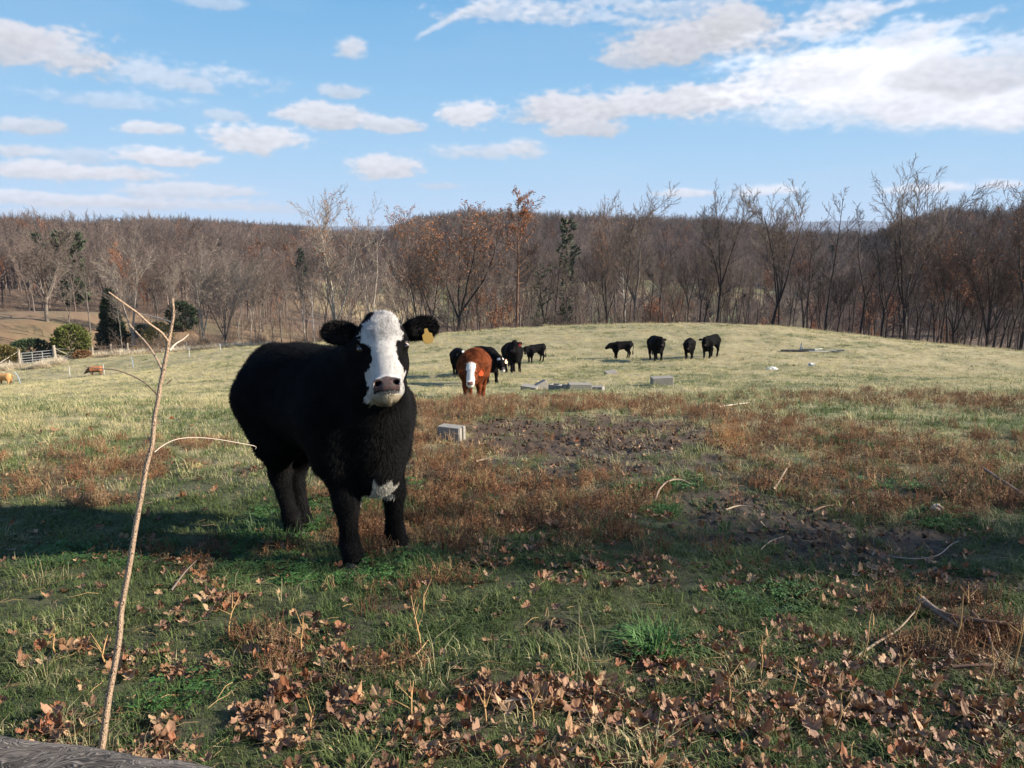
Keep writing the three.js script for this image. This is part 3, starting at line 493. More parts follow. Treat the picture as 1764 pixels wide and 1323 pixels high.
function surfaceNets(f, lo, hi, h) {
  const nx = Math.ceil((hi[0] - lo[0]) / h) + 1, ny = Math.ceil((hi[1] - lo[1]) / h) + 1, nz = Math.ceil((hi[2] - lo[2]) / h) + 1, S = new Float32Array(nx * ny * nz), id = new Int32Array(nx * ny * nz).fill(-1);
  const at3 = (i, j, k) => (k * ny + j) * nx + i;
  for (let k = 0; k < nz; k++) for (let j = 0; j < ny; j++) for (let i = 0; i < nx;) {
    const v = f(lo[0] + i * h, lo[1] + j * h, lo[2] + k * h); S[at3(i, j, k)] = v; i++;
    let jump = Math.floor((Math.abs(v) - 0.04) / h * 0.5) - 1; while (jump-- > 0 && i < nx) S[at3(i++, j, k)] = v;     // far from the skin nothing changes sign
  }
  const pos = [], idx = [], C = [[0, 0, 0], [1, 0, 0], [0, 1, 0], [1, 1, 0], [0, 0, 1], [1, 0, 1], [0, 1, 1], [1, 1, 1]], E = [[0, 1], [2, 3], [4, 5], [6, 7], [0, 2], [1, 3], [4, 6], [5, 7], [0, 4], [1, 5], [2, 6], [3, 7]];
  for (let k = 0; k < nz - 1; k++) for (let j = 0; j < ny - 1; j++) for (let i = 0; i < nx - 1; i++) {
    const s = C.map(([a, b, c]) => S[at3(i + a, j + b, k + c)]); let neg = 0; for (const v of s) if (v < 0) neg++;
    if (neg === 0 || neg === 8) continue;
    let x = 0, y = 0, z = 0, n = 0;
    for (const [a, b] of E) if ((s[a] < 0) !== (s[b] < 0)) { const t = s[a] / (s[a] - s[b]); x += lerp(C[a][0], C[b][0], t); y += lerp(C[a][1], C[b][1], t); z += lerp(C[a][2], C[b][2], t); n++; }
    id[at3(i, j, k)] = pos.length / 3; pos.push(lo[0] + (i + x / n) * h, lo[1] + (j + y / n) * h, lo[2] + (k + z / n) * h);
  }
  const quad = (a, b, c, d, flip) => { if (a < 0 || b < 0 || c < 0 || d < 0) return; flip ? idx.push(a, c, b, a, d, c) : idx.push(a, b, c, a, c, d); };
  for (let k = 1; k < nz - 1; k++) for (let j = 1; j < ny - 1; j++) for (let i = 1; i < nx - 1; i++) {
    const a = S[at3(i, j, k)] < 0;
    if (a !== S[at3(i + 1, j, k)] < 0) quad(id[at3(i, j - 1, k - 1)], id[at3(i, j, k - 1)], id[at3(i, j, k)], id[at3(i, j - 1, k)], !a);
    if (a !== S[at3(i, j + 1, k)] < 0) quad(id[at3(i - 1, j, k - 1)], id[at3(i - 1, j, k)], id[at3(i, j, k)], id[at3(i, j, k - 1)], !a);
    if (a !== S[at3(i, j, k + 1)] < 0) quad(id[at3(i - 1, j - 1, k)], id[at3(i, j - 1, k)], id[at3(i, j, k)], id[at3(i - 1, j, k)], !a);
  }
  return { pos, idx };
}
function skin({ pos, idx }, f, color) {
  const n = pos.length / 3, nor = new Float32Array(n * 3), col = new Float32Array(n * 3), e = 0.004;
  for (let k = 0; k < n; k++) {
    const x = pos[k * 3], y = pos[k * 3 + 1], z = pos[k * 3 + 2], a = f(x + e, y, z) - f(x - e, y, z), b = f(x, y + e, z) - f(x, y - e, z), c = f(x, y, z + e) - f(x, y, z - e), l = Math.hypot(a, b, c) || 1;
    nor.set([a / l, b / l, c / l], k * 3); col.set(color(x, y, z), k * 3);
  }
  const g = new THREE.BufferGeometry(); g.setAttribute('position', new THREE.Float32BufferAttribute(pos, 3)); g.setAttribute('normal', new THREE.Float32BufferAttribute(nor, 3)); g.setAttribute('color', new THREE.Float32BufferAttribute(col, 3)); g.setAttribute('uv', new THREE.Float32BufferAttribute(new Float32Array(n * 2), 2)); g.setIndex(idx); return g;
}
// hair: slender three-sided-in-plan blades standing on the skin; look(x, y, z, normal) -> null or { dir, len, w, c }
function hair(g, count, rng, look) {
  const P = g.attributes.position.array, N = g.attributes.normal.array, I = g.index.array, cum = new Float64Array(I.length / 3); let area = 0;
  const a = V(0, 0, 0), b = V(0, 0, 0), c = V(0, 0, 0);
  for (let k = 0; k < cum.length; k++) { a.fromArray(P, I[k * 3] * 3); b.fromArray(P, I[k * 3 + 1] * 3).sub(a); c.fromArray(P, I[k * 3 + 2] * 3).sub(a); area += b.cross(c).length() / 2; cum[k] = area; }
  const pos = [], nor = [], col = [], idx = [], n = V(0, 0, 0), p = V(0, 0, 0), s = V(0, 0, 0), q = V(0, 0, 0);
  for (let k = 0; k < count; k++) {
    const r = rng() * area; let lo = 0, hi = cum.length - 1; while (lo < hi) { const m = (lo + hi) >> 1; if (cum[m] < r) lo = m + 1; else hi = m; }
    let u = rng(), v = rng(); if (u + v > 1) { u = 1 - u; v = 1 - v; } const w = 1 - u - v, i0 = I[lo * 3] * 3, i1 = I[lo * 3 + 1] * 3, i2 = I[lo * 3 + 2] * 3;
    p.set(P[i0] * w + P[i1] * u + P[i2] * v, P[i0 + 1] * w + P[i1 + 1] * u + P[i2 + 1] * v, P[i0 + 2] * w + P[i1 + 2] * u + P[i2 + 2] * v); n.set(N[i0] * w + N[i1] * u + N[i2] * v, N[i0 + 1] * w + N[i1 + 1] * u + N[i2 + 1] * v, N[i0 + 2] * w + N[i1 + 2] * u + N[i2 + 2] * v).normalize();
    const L = look(p, n, rng); if (!L) continue;
    s.crossVectors(L.dir, n).normalize().multiplyScalar(L.w); const base = pos.length / 3; q.copy(p).addScaledVector(n, -0.003);
    const put = (c0, f) => { pos.push(c0.x + s.x * f, c0.y + s.y * f, c0.z + s.z * f); nor.push(n.x, n.y, n.z); col.push(L.c[0], L.c[1], L.c[2]); };
    put(q, 1); put(q, -1); q.addScaledVector(L.dir, L.len * 0.55).addScaledVector(n, L.len * 0.12); put(q, 0.7); put(q, -0.7); q.addScaledVector(L.dir, L.len * 0.45).addScaledVector(n, -L.len * 0.10); put(q, 0);
    idx.push(base, base + 1, base + 2, base + 1, base + 3, base + 2, base + 2, base + 3, base + 4);
  }
  const h = new THREE.BufferGeometry(); h.setAttribute('position', new THREE.Float32BufferAttribute(pos, 3)); h.setAttribute('color', new THREE.Float32BufferAttribute(col, 3)); h.setIndex(idx); return h;
}
const vphys = (r, more) => new THREE.MeshPhysicalMaterial({ vertexColors: true, roughness: r, specularIntensity: 0.12, ...more }), hideMat = vphys(0.9), furMat = vphys(0.7, { specularIntensity: 0.14, side: THREE.DoubleSide }), eyeMat = new THREE.MeshPhysicalMaterial({ color: new THREE.Color().setRGB(0.006, 0.004, 0.003), roughness: 0.08, clearcoat: 1, clearcoatRoughness: 0.03 }), scleraMat = mat(0.42, 0.30, 0.27, 0.35), hoofMat = mat(0.05, 0.043, 0.036, 0.6), earPink = mat(0.20, 0.13, 0.10, 0.8);
const earField = makeField([['c', 0, [0, 0, 0], [0.05, 0.005, 0], 0.034, 0.045], ['e', 0.04, [0.125, 0.01, 0], [0.10, 0.068, 0.030]], ['e', -0.02, [0.135, 0.0, 0.034], [0.078, 0.045, 0.026]]]);
const earNets = surfaceNets(earField, [-0.06, -0.10, -0.08], [0.26, 0.12, 0.08], 0.008);
const tagGeo = (() => { const s = new THREE.Shape(); s.moveTo(-0.008, 0.022); s.lineTo(0.008, 0.022); s.lineTo(0.013, 0); s.lineTo(0.028, -0.008); s.lineTo(0.030, -0.040); s.lineTo(0.018, -0.056); s.lineTo(-0.018, -0.056); s.lineTo(-0.030, -0.040); s.lineTo(-0.028, -0.008); s.lineTo(-0.013, 0); s.closePath(); const g = new THREE.ExtrudeGeometry(s, { depth: 0.003, bevelEnabled: true, bevelSize: 0.001, bevelThickness: 0.001, bevelSegments: 1 }); return g; })();
const hoofGeo = (() => { const A = new Acc(); for (const s of [-1, 1]) { A.tube([V(s * 0.024, 0.075, -0.005), V(s * 0.028, 0.04, 0.012), V(s * 0.031, 0.0, 0.03)], [0.031, 0.036, 0.041], 10); } return A.geo(); })();

function cow(name, label, { u, v, D, scale, heading, neckYaw = 0, neckPitch = 22, headYaw = 0, headPitch = 0, fat = 1, cell = 0.022, coat = [0.0055, 0.0052, 0.0055], face = 'black', tagColor = null, tagSide = 1, fur = 0, fine = false, step = [0, 0, 0, 0], group, white = null, long = 1, rearIn = 1, hs = [1, 1, 1], neckLen = 0.5 }) {
  const o = thing(name, label, 'cow', group);
  const pos = standAt(u, D, 0.2); const hd = heading * RAD, fw = V(Math.sin(hd), 0, Math.cos(hd));
  const yF = groundH(pos.x + fw.x * 0.45 * scale, pos.z + fw.z * 0.45 * scale), yR = groundH(pos.x - fw.x * 0.45 * scale, pos.z - fw.z * 0.45 * scale);
  o.position.set(pos.x, (yF + yR) / 2 - 0.01, pos.z); o.rotation.order = 'YXZ'; o.rotation.set(-Math.atan2(yF - yR, 0.9 * scale), hd, 0); o.scale.setScalar(scale);
  // head frame
  const ny = neckYaw * RAD, np = neckPitch * RAD, N0 = V(0, 1.02, 0.50), nd = V(Math.sin(ny) * Math.cos(np), Math.sin(np), Math.cos(ny) * Math.cos(np)), poll = N0.clone().addScaledVector(nd, neckLen);
  const head = new THREE.Matrix4().compose(poll, new THREE.Quaternion().setFromEuler(new THREE.Euler((-22 + headPitch) * RAD, (neckYaw + headYaw) * RAD, 0, 'YXZ')), V(...hs)), headQ = new THREE.Quaternion().setFromEuler(new THREE.Euler((-22 + headPitch) * RAD, (neckYaw + headYaw) * RAD, 0, 'YXZ')), inv = head.clone().invert(), m = inv.elements;
  const w = fat, st = step;
  const bodyF = makeField([
    ['c', 0, [0, 1.0, -0.62 * long], [0, 1.0, -0.3 * long], 0.24 * w, 0.295 * w], ['e', 0.08, [0, 1.12, -0.66 * long], [0.19 * w, 0.19, 0.16]], ['c', 0.12, [0, 0.965, -0.3 * long], [0, 0.945, 0.25], 0.315 * w, 0.33 * w], ['c', 0.12, [0, 1.125, -0.55 * long], [0, 1.12, 0.35], 0.165, 0.175],
    ['c', 0.1, [0, 0.91, 0.3], [0, 0.90, 0.50], 0.315 * w, 0.24 * w], ['e', 0.1, [0, 0.60, 0.53], [0.16, 0.19, 0.18]], ['c', 0.14, [0, 1.0, 0.42], [N0.x + nd.x * 0.33, N0.y + nd.y * 0.33 - 0.02, N0.z + nd.z * 0.33 - 0.04], 0.25, 0.145], ['c', 0.12, [0, 0.78, 0.56], [poll.x * 0.7, lerp(0.8, poll.y, 0.6) - 0.12, lerp(0.5, poll.z, 0.72)], 0.17, 0.12],
    ...[-1, 1].flatMap((s, q) => { const a = st[q], b = st[q + 2]; return [
      ['c', 0.12, [s * 0.20, 0.90, 0.42], [s * 0.20, 0.68, 0.42], 0.18 * w, 0.13], ['c', 0.07, [s * 0.19, 0.66, 0.42], [s * 0.175, 0.40, 0.46 + a * 0.5], 0.102, 0.073], ['c', 0.05, [s * 0.175, 0.40, 0.465 + a * 0.5], [s * 0.17, 0.14, 0.45 + a], 0.067, 0.050], ['c', 0.03, [s * 0.17, 0.14, 0.45 + a], [s * 0.17, 0.065, 0.475 + a], 0.060, 0.062],
      ['c', 0.12, [s * 0.17, 0.98, -0.50 * long], [s * 0.20 * lerp(1, rearIn, 0.5), 0.68, -0.42 * long], 0.205, 0.14], ['c', 0.07, [s * 0.20 * lerp(1, rearIn, 0.5), 0.68, -0.42 * long], [s * 0.18 * rearIn, 0.43, -0.59 * long + b * 0.5], 0.115, 0.068], ['c', 0.05, [s * 0.18 * rearIn, 0.43, -0.59 * long + b * 0.5], [s * 0.17 * rearIn, 0.15, -0.52 * long + b], 0.064, 0.048], ['c', 0.03, [s * 0.17 * rearIn, 0.15, -0.52 * long + b], [s * 0.17 * rearIn, 0.065, -0.49 * long + b], 0.057, 0.060],
    ]; }),
  ]);
  const headPrims = [
    ['e', 0, [0, -0.05, -0.10], [0.125, 0.115, 0.14]], ['e', 0.06, [0, 0.035, -0.075], [0.085, 0.055, 0.085]], ['c', 0.06, [0, -0.10, -0.055], [0, -0.40, -0.03], 0.118, 0.082], ['c', 0.06, [0, -0.14, -0.20], [0, -0.44, -0.085], 0.10, 0.058],
    ['e', 0.05, [-0.085, -0.13, -0.045], [0.055, 0.05, 0.06]], ['e', 0.05, [0.085, -0.13, -0.045], [0.055, 0.05, 0.06]], ['e', 0.06, [-0.065, -0.22, -0.14], [0.075, 0.11, 0.08]], ['e', 0.06, [0.065, -0.22, -0.14], [0.075, 0.11, 0.08]],
    ['e', 0.05, [0, -0.435, -0.025], [0.087, 0.062, 0.083]], ['e', 0.03, [0, -0.425, 0.035], [0.070, 0.045, 0.042]], ['e', 0.02, [-0.052, -0.405, 0.045], [0.028, 0.026, 0.028]], ['e', 0.02, [0.052, -0.405, 0.045], [0.028, 0.026, 0.028]], ['e', 0.03, [0, -0.492, -0.025], [0.054, 0.030, 0.055]],
  ];
  if (fine) headPrims.push(['e', -0.012, [-0.050, -0.412, 0.078], [0.019, 0.018, 0.034]], ['e', -0.012, [0.050, -0.412, 0.078], [0.019, 0.018, 0.034]], ['e', -0.008, [0, -0.474, 0.05], [0.066, 0.003, 0.03]], ['e', -0.02, [-0.132, -0.155, -0.015], [0.024, 0.022, 0.026]], ['e', -0.02, [0.132, -0.155, -0.015], [0.024, 0.022, 0.026]]);
  const headF = makeField(headPrims);
  const toHead = (x, y, z) => [m[0] * x + m[4] * y + m[8] * z + m[12], m[1] * x + m[5] * y + m[9] * z + m[13], m[2] * x + m[6] * y + m[10] * z + m[14]];
  const f = (x, y, z) => { const a = bodyF(x, y, z), [hx, hy, hz] = toHead(x, y, z); return smin(a, Math.abs(hx) + Math.abs(hy + 0.2) + Math.abs(hz) < 1.4 ? headF(hx, hy, hz) : 1, 0.09); };
  const dirt = (x, y, z) => { const k = 1 + 0.5 * n3(x * 6, y * 6, z * 6); return [coat[0] * k, coat[1] * k, coat[2] * k]; };
  function paint(x, y, z) {
    const [hx, hy, hz] = toHead(x, y, z), r = Math.abs(hx), wob = 0.006 * n3(hx * 60, hy * 60, hz * 60) + 0.012 * n3(hx * 22, hy * 22, hz * 22) + 0.012 * n3(hx * 9, hy * 9, 4);
    if (headF(hx, hy, hz) < 0.03) {
      if (hy < -0.385 + 0.02 * (1 - r / 0.06) && hy > -0.464 && r < 0.070 + wob * 0.4 && hz > 0.012 && face !== 'red') return hy < -0.456 || Math.hypot((r - 0.048) / 0.019, (hy + 0.411 + (r - 0.048) * 0.35) / 0.016) < 1 ? [0.008, 0.006, 0.006] : [0.085 + 0.03 * n3(hx * 40, hy * 40, hz * 40), 0.061, 0.057];
      if (face === 'red' && hy < -0.39 && hy > -0.475 && r < 0.06 && hz > 0.03) return [0.24, 0.13, 0.11];
      if (face === 'white') {
        const half = hy > -0.25 ? lerp(0.088, 0.116, clamp(-hy / 0.10)) : lerp(0.116, 0.098, clamp((-hy - 0.25) / 0.15)), side = hy > -0.28 ? -0.10 : -0.15;
        let inW = r < half + wob && hz > (hy > -0.1 ? -0.17 : side + 0.05) && hy > -0.56; if (hy > -0.09 && hx < -0.055 + 0.4 * (hy + 0.0) && hy > 0.005) inW = false;
        const ex = (r - 0.106) / 0.042, ey = (hy + 0.205 - (hx > 0 ? 0.012 : 0)) / (hy > -0.2 ? 0.075 : 0.095), eyeP = ex * ex + ey * ey < 1 + wob * 20 || (r > 0.09 && hy < -0.12 && hy > -0.28 && hz < -0.04);
        if (inW && !eyeP) { const g = 0.49 + 0.06 * n3(hx * 30, hy * 12, hz * 30) - 0.10 * sstep(0.1, 0.6, n3(hx * 16, hy * 9, 3)) * sstep(-0.2, -0.05, hy), t = clamp(sstep(0.06, 0.02, Math.abs(hx - 0.025)) * sstep(-0.16, -0.09, hy) * sstep(0.02, -0.02, hy)) * 0.22, b = 1 - t; if (hy < -0.475) return [g * 0.72, g * 0.60, g * 0.42]; return [g * b, g * 0.955 * b, g * 0.91 * b]; }
      } else if (face === 'red') { const half = hy > -0.12 ? 0.095 : lerp(0.082, 0.092, clamp((-hy - 0.2) / 0.15)); if (r < half + wob && hz > -0.06) return [0.70, 0.66, 0.60]; }
      else if (face === 'blaze') { if (r < (hy > -0.1 ? 0.07 : 0.042) + wob && hz > -0.03 && hy > -0.4) return [0.68, 0.66, 0.63]; }
      else if (face === 'patched') { if ((r > 0.05 && r < 0.13 && hy > -0.09 && hy < -0.01 && hz > -0.05) || (hy < -0.46)) return [0.6, 0.58, 0.55]; }
    }
    if (white && white(x, y, z)) return [0.40, 0.37, 0.33];
    return dirt(x, y, z);
  }
  const lo = [-0.56, -0.02, -0.98], hi = [0.56, 1.56, 1.30];
  let geos;
  if (fine) {
    const c = V(0, -0.22, -0.07).applyMatrix4(head), Rs = 0.40, dist = (x, y, z) => Math.hypot(x - c.x, y - c.y, z - c.z);
    const fb = (x, y, z) => Math.max(f(x, y, z), Rs - 0.02 - dist(x, y, z)), fh = (x, y, z) => Math.max(f(x, y, z), dist(x, y, z) - Rs);
    geos = [skin(surfaceNets(fb, lo, [0.75, 1.65, 1.35], cell), f, paint), skin(surfaceNets(fh, [c.x - 0.42, c.y - 0.42, c.z - 0.42], [c.x + 0.42, c.y + 0.42, c.z + 0.42], 0.0065), f, paint)];
  } else geos = [skin(surfaceNets(f, [Math.min(lo[0], poll.x - 0.3), lo[1], lo[2]], [Math.max(hi[0], poll.x + 0.3), hi[1], hi[2]], cell), f, paint)];
  const bodyG = geos.length > 1 ? mergeGeometries(geos) : geos[0];
  mesh('body', bodyG, hideMat, o);
  const rng = mulberry(Math.round(u * 7 + v));
  const inHead = (x, y, z) => { const g = new THREE.Object3D(); g.position.set(x, y, z).applyMatrix4(head); g.quaternion.copy(headQ); return g; };
  // ears, eyes, hooves, tail
  for (const s of [-1, 1]) {
    const fr = inHead(s * (fine ? 0.115 : 0.105), fine ? -0.03 : -0.045, -0.115), earG = skin({ pos: earNets.pos.slice(), idx: earNets.idx.slice() }, earField, (x, y, z) => { const k = z > 0.0 && x > 0.07 && Math.hypot((x - 0.135) / 0.07, y / 0.04) < 1 ? (fine ? 2.6 : 1.6) : 1; return [coat[0] * k * 1.1, coat[1] * k, coat[2] * k * 0.95]; });
    const ear = mesh('ear', earG, hideMat, o); ear.position.copy(fr.position); ear.quaternion.copy(fr.quaternion);
    const turn = new THREE.Quaternion().setFromEuler(new THREE.Euler(0.15, s > 0 ? 0.22 : Math.PI - 0.22, fine ? 0.14 : -0.10, 'YXZ')); ear.quaternion.multiply(turn); if (s < 0) { ear.quaternion.copy(fr.quaternion).multiply(new THREE.Quaternion().setFromEuler(new THREE.Euler(0.15, -0.22, fine ? -0.18 : 0.10, 'YXZ'))); ear.scale.x = -1; }
    if (fine) ear.scale.set(s * 1.02, 1.08, 1.0); else if (s > 0) ear.scale.set(1, 1, 1);
    if (fine) mesh('ear_hair', hair(earG, 5200, rng, (p, n, r) => { const d = n.clone().multiplyScalar(0.7).add(V(0.55, 0.12, 0.1)).add(V(r() - 0.5, r() - 0.5, r() - 0.5).multiplyScalar(0.7)).normalize(), inner = p.z > 0.004 && p.x > 0.05 && r() < 0.22; return { dir: d, len: 0.008 + 0.016 * r(), w: 0.0011, c: inner ? [0.05, 0.042, 0.034] : [0.007, 0.0065, 0.0065] }; }), furMat, ear).userData.kind = 'stuff';
    if (tagColor && s === tagSide) { const t = mesh('ear_tag', tagGeo, mat(...tagColor, 0.45), ear); t.position.set(0.135, -0.022, 0.034); t.rotation.z = s > 0 ? 0.05 : -0.05; if (!fine) t.scale.setScalar(1.9); else t.scale.setScalar(1.05); }
    const eye = inHead(s * (fine ? 0.121 : 0.128), -0.155, fine ? -0.018 : -0.012), em = mesh('eye', new THREE.SphereGeometry(fine ? 0.0225 : 0.018, 18, 12), eyeMat, o); em.position.copy(eye.position); em.quaternion.copy(eye.quaternion);
    if (fine) { if (s > 0) { const sc = mesh('eye_white', new THREE.SphereGeometry(0.0227, 18, 10, 0, 6.3, 0, 0.75), scleraMat, em); sc.rotation.set(0.5, 0, s * -0.7); sc.scale.setScalar(1.01); } const lid = new Acc(), pts = []; for (let k = 0; k <= 10; k++) { const a = lerp(-1.5, 1.5, k / 10); pts.push(V(Math.sin(a) * 0.024, 0.011 + 0.012 * Math.cos(a), 0.012 * Math.cos(a))); } lid.tube(pts, pts.map((_, k) => 0.0055 * Math.sin((k + 1) / 12 * Math.PI) + 0.002), 6); const lm = mesh('eyelid', lid.geo(), mat(0.012, 0.010, 0.009, 0.6), em); lm.rotation.y = s * 0.75; }
  }
  for (const [x, z] of [[-0.17, 0.475 + st[0]], [0.17, 0.475 + st[1]], [-0.17 * rearIn, -0.49 * long + st[2]], [0.17 * rearIn, -0.49 * long + st[3]]]) mesh('hoof', hoofGeo, hoofMat, o).position.set(x, -0.005, z);
  { const A = new Acc(); A.tube([V(0, 1.18, -0.72 * long), V(0, 1.12, -0.86 * long), V(0.02, 0.85, -0.885 * long), V(0.03, 0.6, -0.86 * long), V(0.03, 0.45, -0.855 * long)], [0.05, 0.04, 0.026, 0.024, 0.05], 8); A.tube([V(0.03, 0.46, -0.855 * long), V(0.035, 0.36, -0.86 * long), V(0.03, 0.24, -0.85 * long)], [0.045, 0.055, 0.008], 8); mesh('tail', A.geo(), mat(...coat, 0.9), o); }
  if (fur) {
    const look = (p, n, r) => {
      const [hx, hy, hz] = toHead(p.x, p.y, p.z), hd2 = headF(hx, hy, hz) < 0.02; let d, len, w2 = 0.0015; const c0 = paint(p.x, p.y, p.z), v0 = hd2 ? 0.5 + 0.7 * Math.sqrt(r()) : 0.7 + 0.6 * r();
      if (hd2) {
        if (c0[0] > 0.03 && c0[0] < 0.09 && hy < -0.37) return null;
        if (Math.hypot(Math.abs(hx) - 0.128, hy + 0.155, hz + 0.012) < 0.030) return null;
        let lx = hx * 5, ly = lerp(-1, 0.9, sstep(-0.24, -0.06, hy + 0.05 * (r() - 0.5) + 0.05 * n3(hx * 12, hy * 12, 1))), lz = 0.15; if (hy >= -0.22) { lx += 0.55 * n3(hx * 14, hy * 14, 2); ly += 0.5 * n3(hx * 14, hy * 14, 7); }
        const e = head.elements; d = V(e[0] * lx + e[4] * ly + e[8] * lz, e[1] * lx + e[5] * ly + e[9] * lz, e[2] * lx + e[6] * ly + e[10] * lz).normalize();
        len = hy < -0.16 ? 0.007 + 0.008 * r() : lerp(0.011, 0.024, sstep(-0.16, -0.02, hy)) * (0.6 + 0.7 * r()); if (hy > 0.04 && Math.abs(hx) < 0.06) len *= 1.5; if (hy < -0.47) len = (Math.abs(hx) < 0.025 ? 0.026 : 0.012) * r() + 0.006; w2 = 0.0010;
      } else { d = V(0, -0.55, -0.8); len = 0.022 + 0.026 * r(); if (p.y < 0.6) { d.set(0, -1, -0.15); len *= 0.6; } if (p.y > 1.15) len *= 1.25; d.x += 0.5 * n3(p.x * 4, p.y * 4, p.z * 4); }
      d.addScaledVector(n, -d.dot(n)).normalize().addScaledVector(n, (hd2 ? 0.22 : 0.42) + 0.25 * r()).add(V(r() - 0.5, r() - 0.5, r() - 0.5).multiplyScalar(hd2 ? 0.22 : 0.5)).normalize();
      const brown = !hd2 && p.y < 0.45 && r() < 0.25 ? 1.9 : 1;
      return { dir: d, len: len * (fine ? 1 : 1.1), w: w2 * (fine ? 1 : 3), c: [c0[0] * v0 * brown, c0[1] * v0 * brown, c0[2] * v0 * brown * (hd2 ? 1 : 0.95)] };
    };
    if (geos.length > 1) mesh('hair', mergeGeometries([hair(geos[0], fur, rng, look), hair(geos[1], Math.round(fur * 0.55), rng, look)]), furMat, o).userData.kind = 'stuff';
    else mesh('hair', hair(bodyG, fur, rng, look), furMat, o).userData.kind = 'stuff';
  }
  return o;
}
cow('cow', 'large black cow with a white face and yellow ear tag standing close in front', { u: 574, v: 940, D: 4.86, fat: 0.95, scale: 1.0, heading: 46, neckYaw: -12, neckPitch: 56, neckLen: 0.54, headYaw: -22, headPitch: 2, long: 0.88, rearIn: 0.45, step: [0, 0, 0.05, -0.08], hs: [1.03, 0.88, 1.06], cell: 0.014, face: 'white', tagColor: [0.24, 0.14, 0.010], tagSide: 1, fur: 150000, fine: true, white: (x, y, z) => z > 0.40 && Math.abs(x - 0.01) < 0.115 + 0.03 * n3(x * 8, y * 8, z * 8) && y > 0.36 && y < 0.515 + 0.05 * n3(x * 9, 3, z * 5) + (x < 0 ? -x * 0.5 : -x * 0.3) });
const herd = 'cattle standing back on the pasture';
cow('cow', 'black calf with a white blaze standing left behind the red brown cow', { u: 791, v: 648, D: 30, scale: 0.84, heading: 12, neckPitch: 18, headYaw: 14, neckYaw: 10, face: 'blaze', group: herd });
cow('cow', 'red brown cow with a white face and orange ear tag walking towards the camera', { u: 817, v: 687, D: 18, scale: 0.92, heading: -4, neckPitch: -14, neckYaw: 3, headYaw: 0, headPitch: 4, fat: 1.08, cell: 0.018, coat: [0.135, 0.036, 0.013], face: 'red', hs: [1.14, 1, 1.08], tagColor: [0.80, 0.10, 0.015], tagSide: 1, fur: 26000, group: herd });
cow('cow', 'black cow with pale brows and muzzle lowering its head behind the red brown cow', { u: 838, v: 656, D: 25, scale: 0.93, heading: 28, neckPitch: -8, neckYaw: 12, headYaw: -14, face: 'patched', tagColor: [0.85, 0.35, 0.12], tagSide: 1, group: herd });
cow('cow', 'tall black cow with a red ear tag looking left', { u: 884, v: 643, D: 30, scale: 0.93, heading: 14, neckPitch: 34, neckYaw: -20, headYaw: -26, headPitch: 4, tagColor: [0.75, 0.06, 0.02], tagSide: 1, group: herd });
cow('cow', 'small black calf looking back over its shoulder right of the tall black cow', { u: 923, v: 624, D: 38, scale: 0.70, heading: -58, neckPitch: 22, neckYaw: 18, headYaw: 30, fat: 0.82, group: herd });
cow('cow', 'small black calf in profile with its head to the left', { u: 1071, v: 617, D: 41, scale: 0.72, heading: -78, neckPitch: 14, neckYaw: 0, headYaw: 0, headPitch: -20, fat: 0.85, group: herd });
cow('cow', 'broad black cow facing straight at the camera with both ears out', { u: 1130, v: 621, D: 38, scale: 0.95, heading: 4, neckPitch: 26, neckYaw: 4, headYaw: 0, fat: 1.04, group: herd });
cow('cow', 'black young cow with lowered head second from the right', { u: 1187, v: 619, D: 39, scale: 0.82, heading: -16, neckPitch: 4, neckYaw: -4, headYaw: 10, fat: 0.9, group: herd });
cow('cow', 'black cow at the right end of the herd with its head turned left', { u: 1224, v: 617, D: 39.5, scale: 0.90, heading: -40, neckPitch: 26, neckYaw: 10, headYaw: 24, fat: 0.9, group: herd });

// two pigs grazing by the far netting posts
function pig(label, u, D, h, heading, coat, spots) {
  const o = thing('pig', label, 'pig', 'pigs rooting in the lower field'); o.position.copy(standAt(u, D, 0.3)); o.rotation.y = heading * RAD; o.scale.setScalar(h);
  const f = makeField([['c', 0, [0, 0.62, -0.45], [0, 0.60, 0.35], 0.30, 0.29], ['c', 0.12, [0, 0.56, 0.42], [0, 0.36, 0.78], 0.22, 0.12], ['c', 0.05, [0, 0.36, 0.78], [0, 0.22, 0.96], 0.10, 0.062], ...[-1, 1].flatMap((s) => [['c', 0.08, [s * 0.14, 0.5, 0.3], [s * 0.14, 0.05, 0.32], 0.12, 0.055], ['c', 0.08, [s * 0.15, 0.55, -0.45], [s * 0.15, 0.28, -0.52], 0.17, 0.08], ['c', 0.05, [s * 0.15, 0.28, -0.52], [s * 0.15, 0.05, -0.46], 0.07, 0.05]])]);
  mesh('body', skin(surfaceNets(f, [-0.45, -0.02, -0.95], [0.45, 1.0, 1.1], 0.03), f, (x, y, z) => { const k = n3(x * 3 + h, y * 3, z * 3); return spots && (z > 0.4 || y < 0.45) && k > -0.35 ? [0.10, 0.075, 0.055] : coat.map((c) => c * (1 + 0.2 * k)); }), hideMat, o);
  for (const s of [-1, 1]) { const A = new Acc(); A.tube([V(s * 0.10, 0.60, 0.62), V(s * 0.15, 0.56, 0.74), V(s * 0.16, 0.42, 0.80)], [0.05, 0.075, 0.01], 7); mesh('ear', A.geo(), mat(coat[0] * 0.6, coat[1] * 0.6, coat[2] * 0.6), o); }
  const T = new Acc(); T.tube([V(0, 0.75, -0.74), V(0.03, 0.6, -0.80), V(0, 0.45, -0.79)], [0.022, 0.016, 0.008], 5); mesh('tail', T.geo(), mat(0.05, 0.035, 0.03), o);
  return o;
}
pig('reddish pig with a dark mottled head rooting beside a thin white post', 164, 62, 0.86, -82, [0.38, 0.16, 0.075], true);
pig('tan pig cut off by the left edge of the photo', 6, 58, 0.95, -95, [0.50, 0.27, 0.11], false);

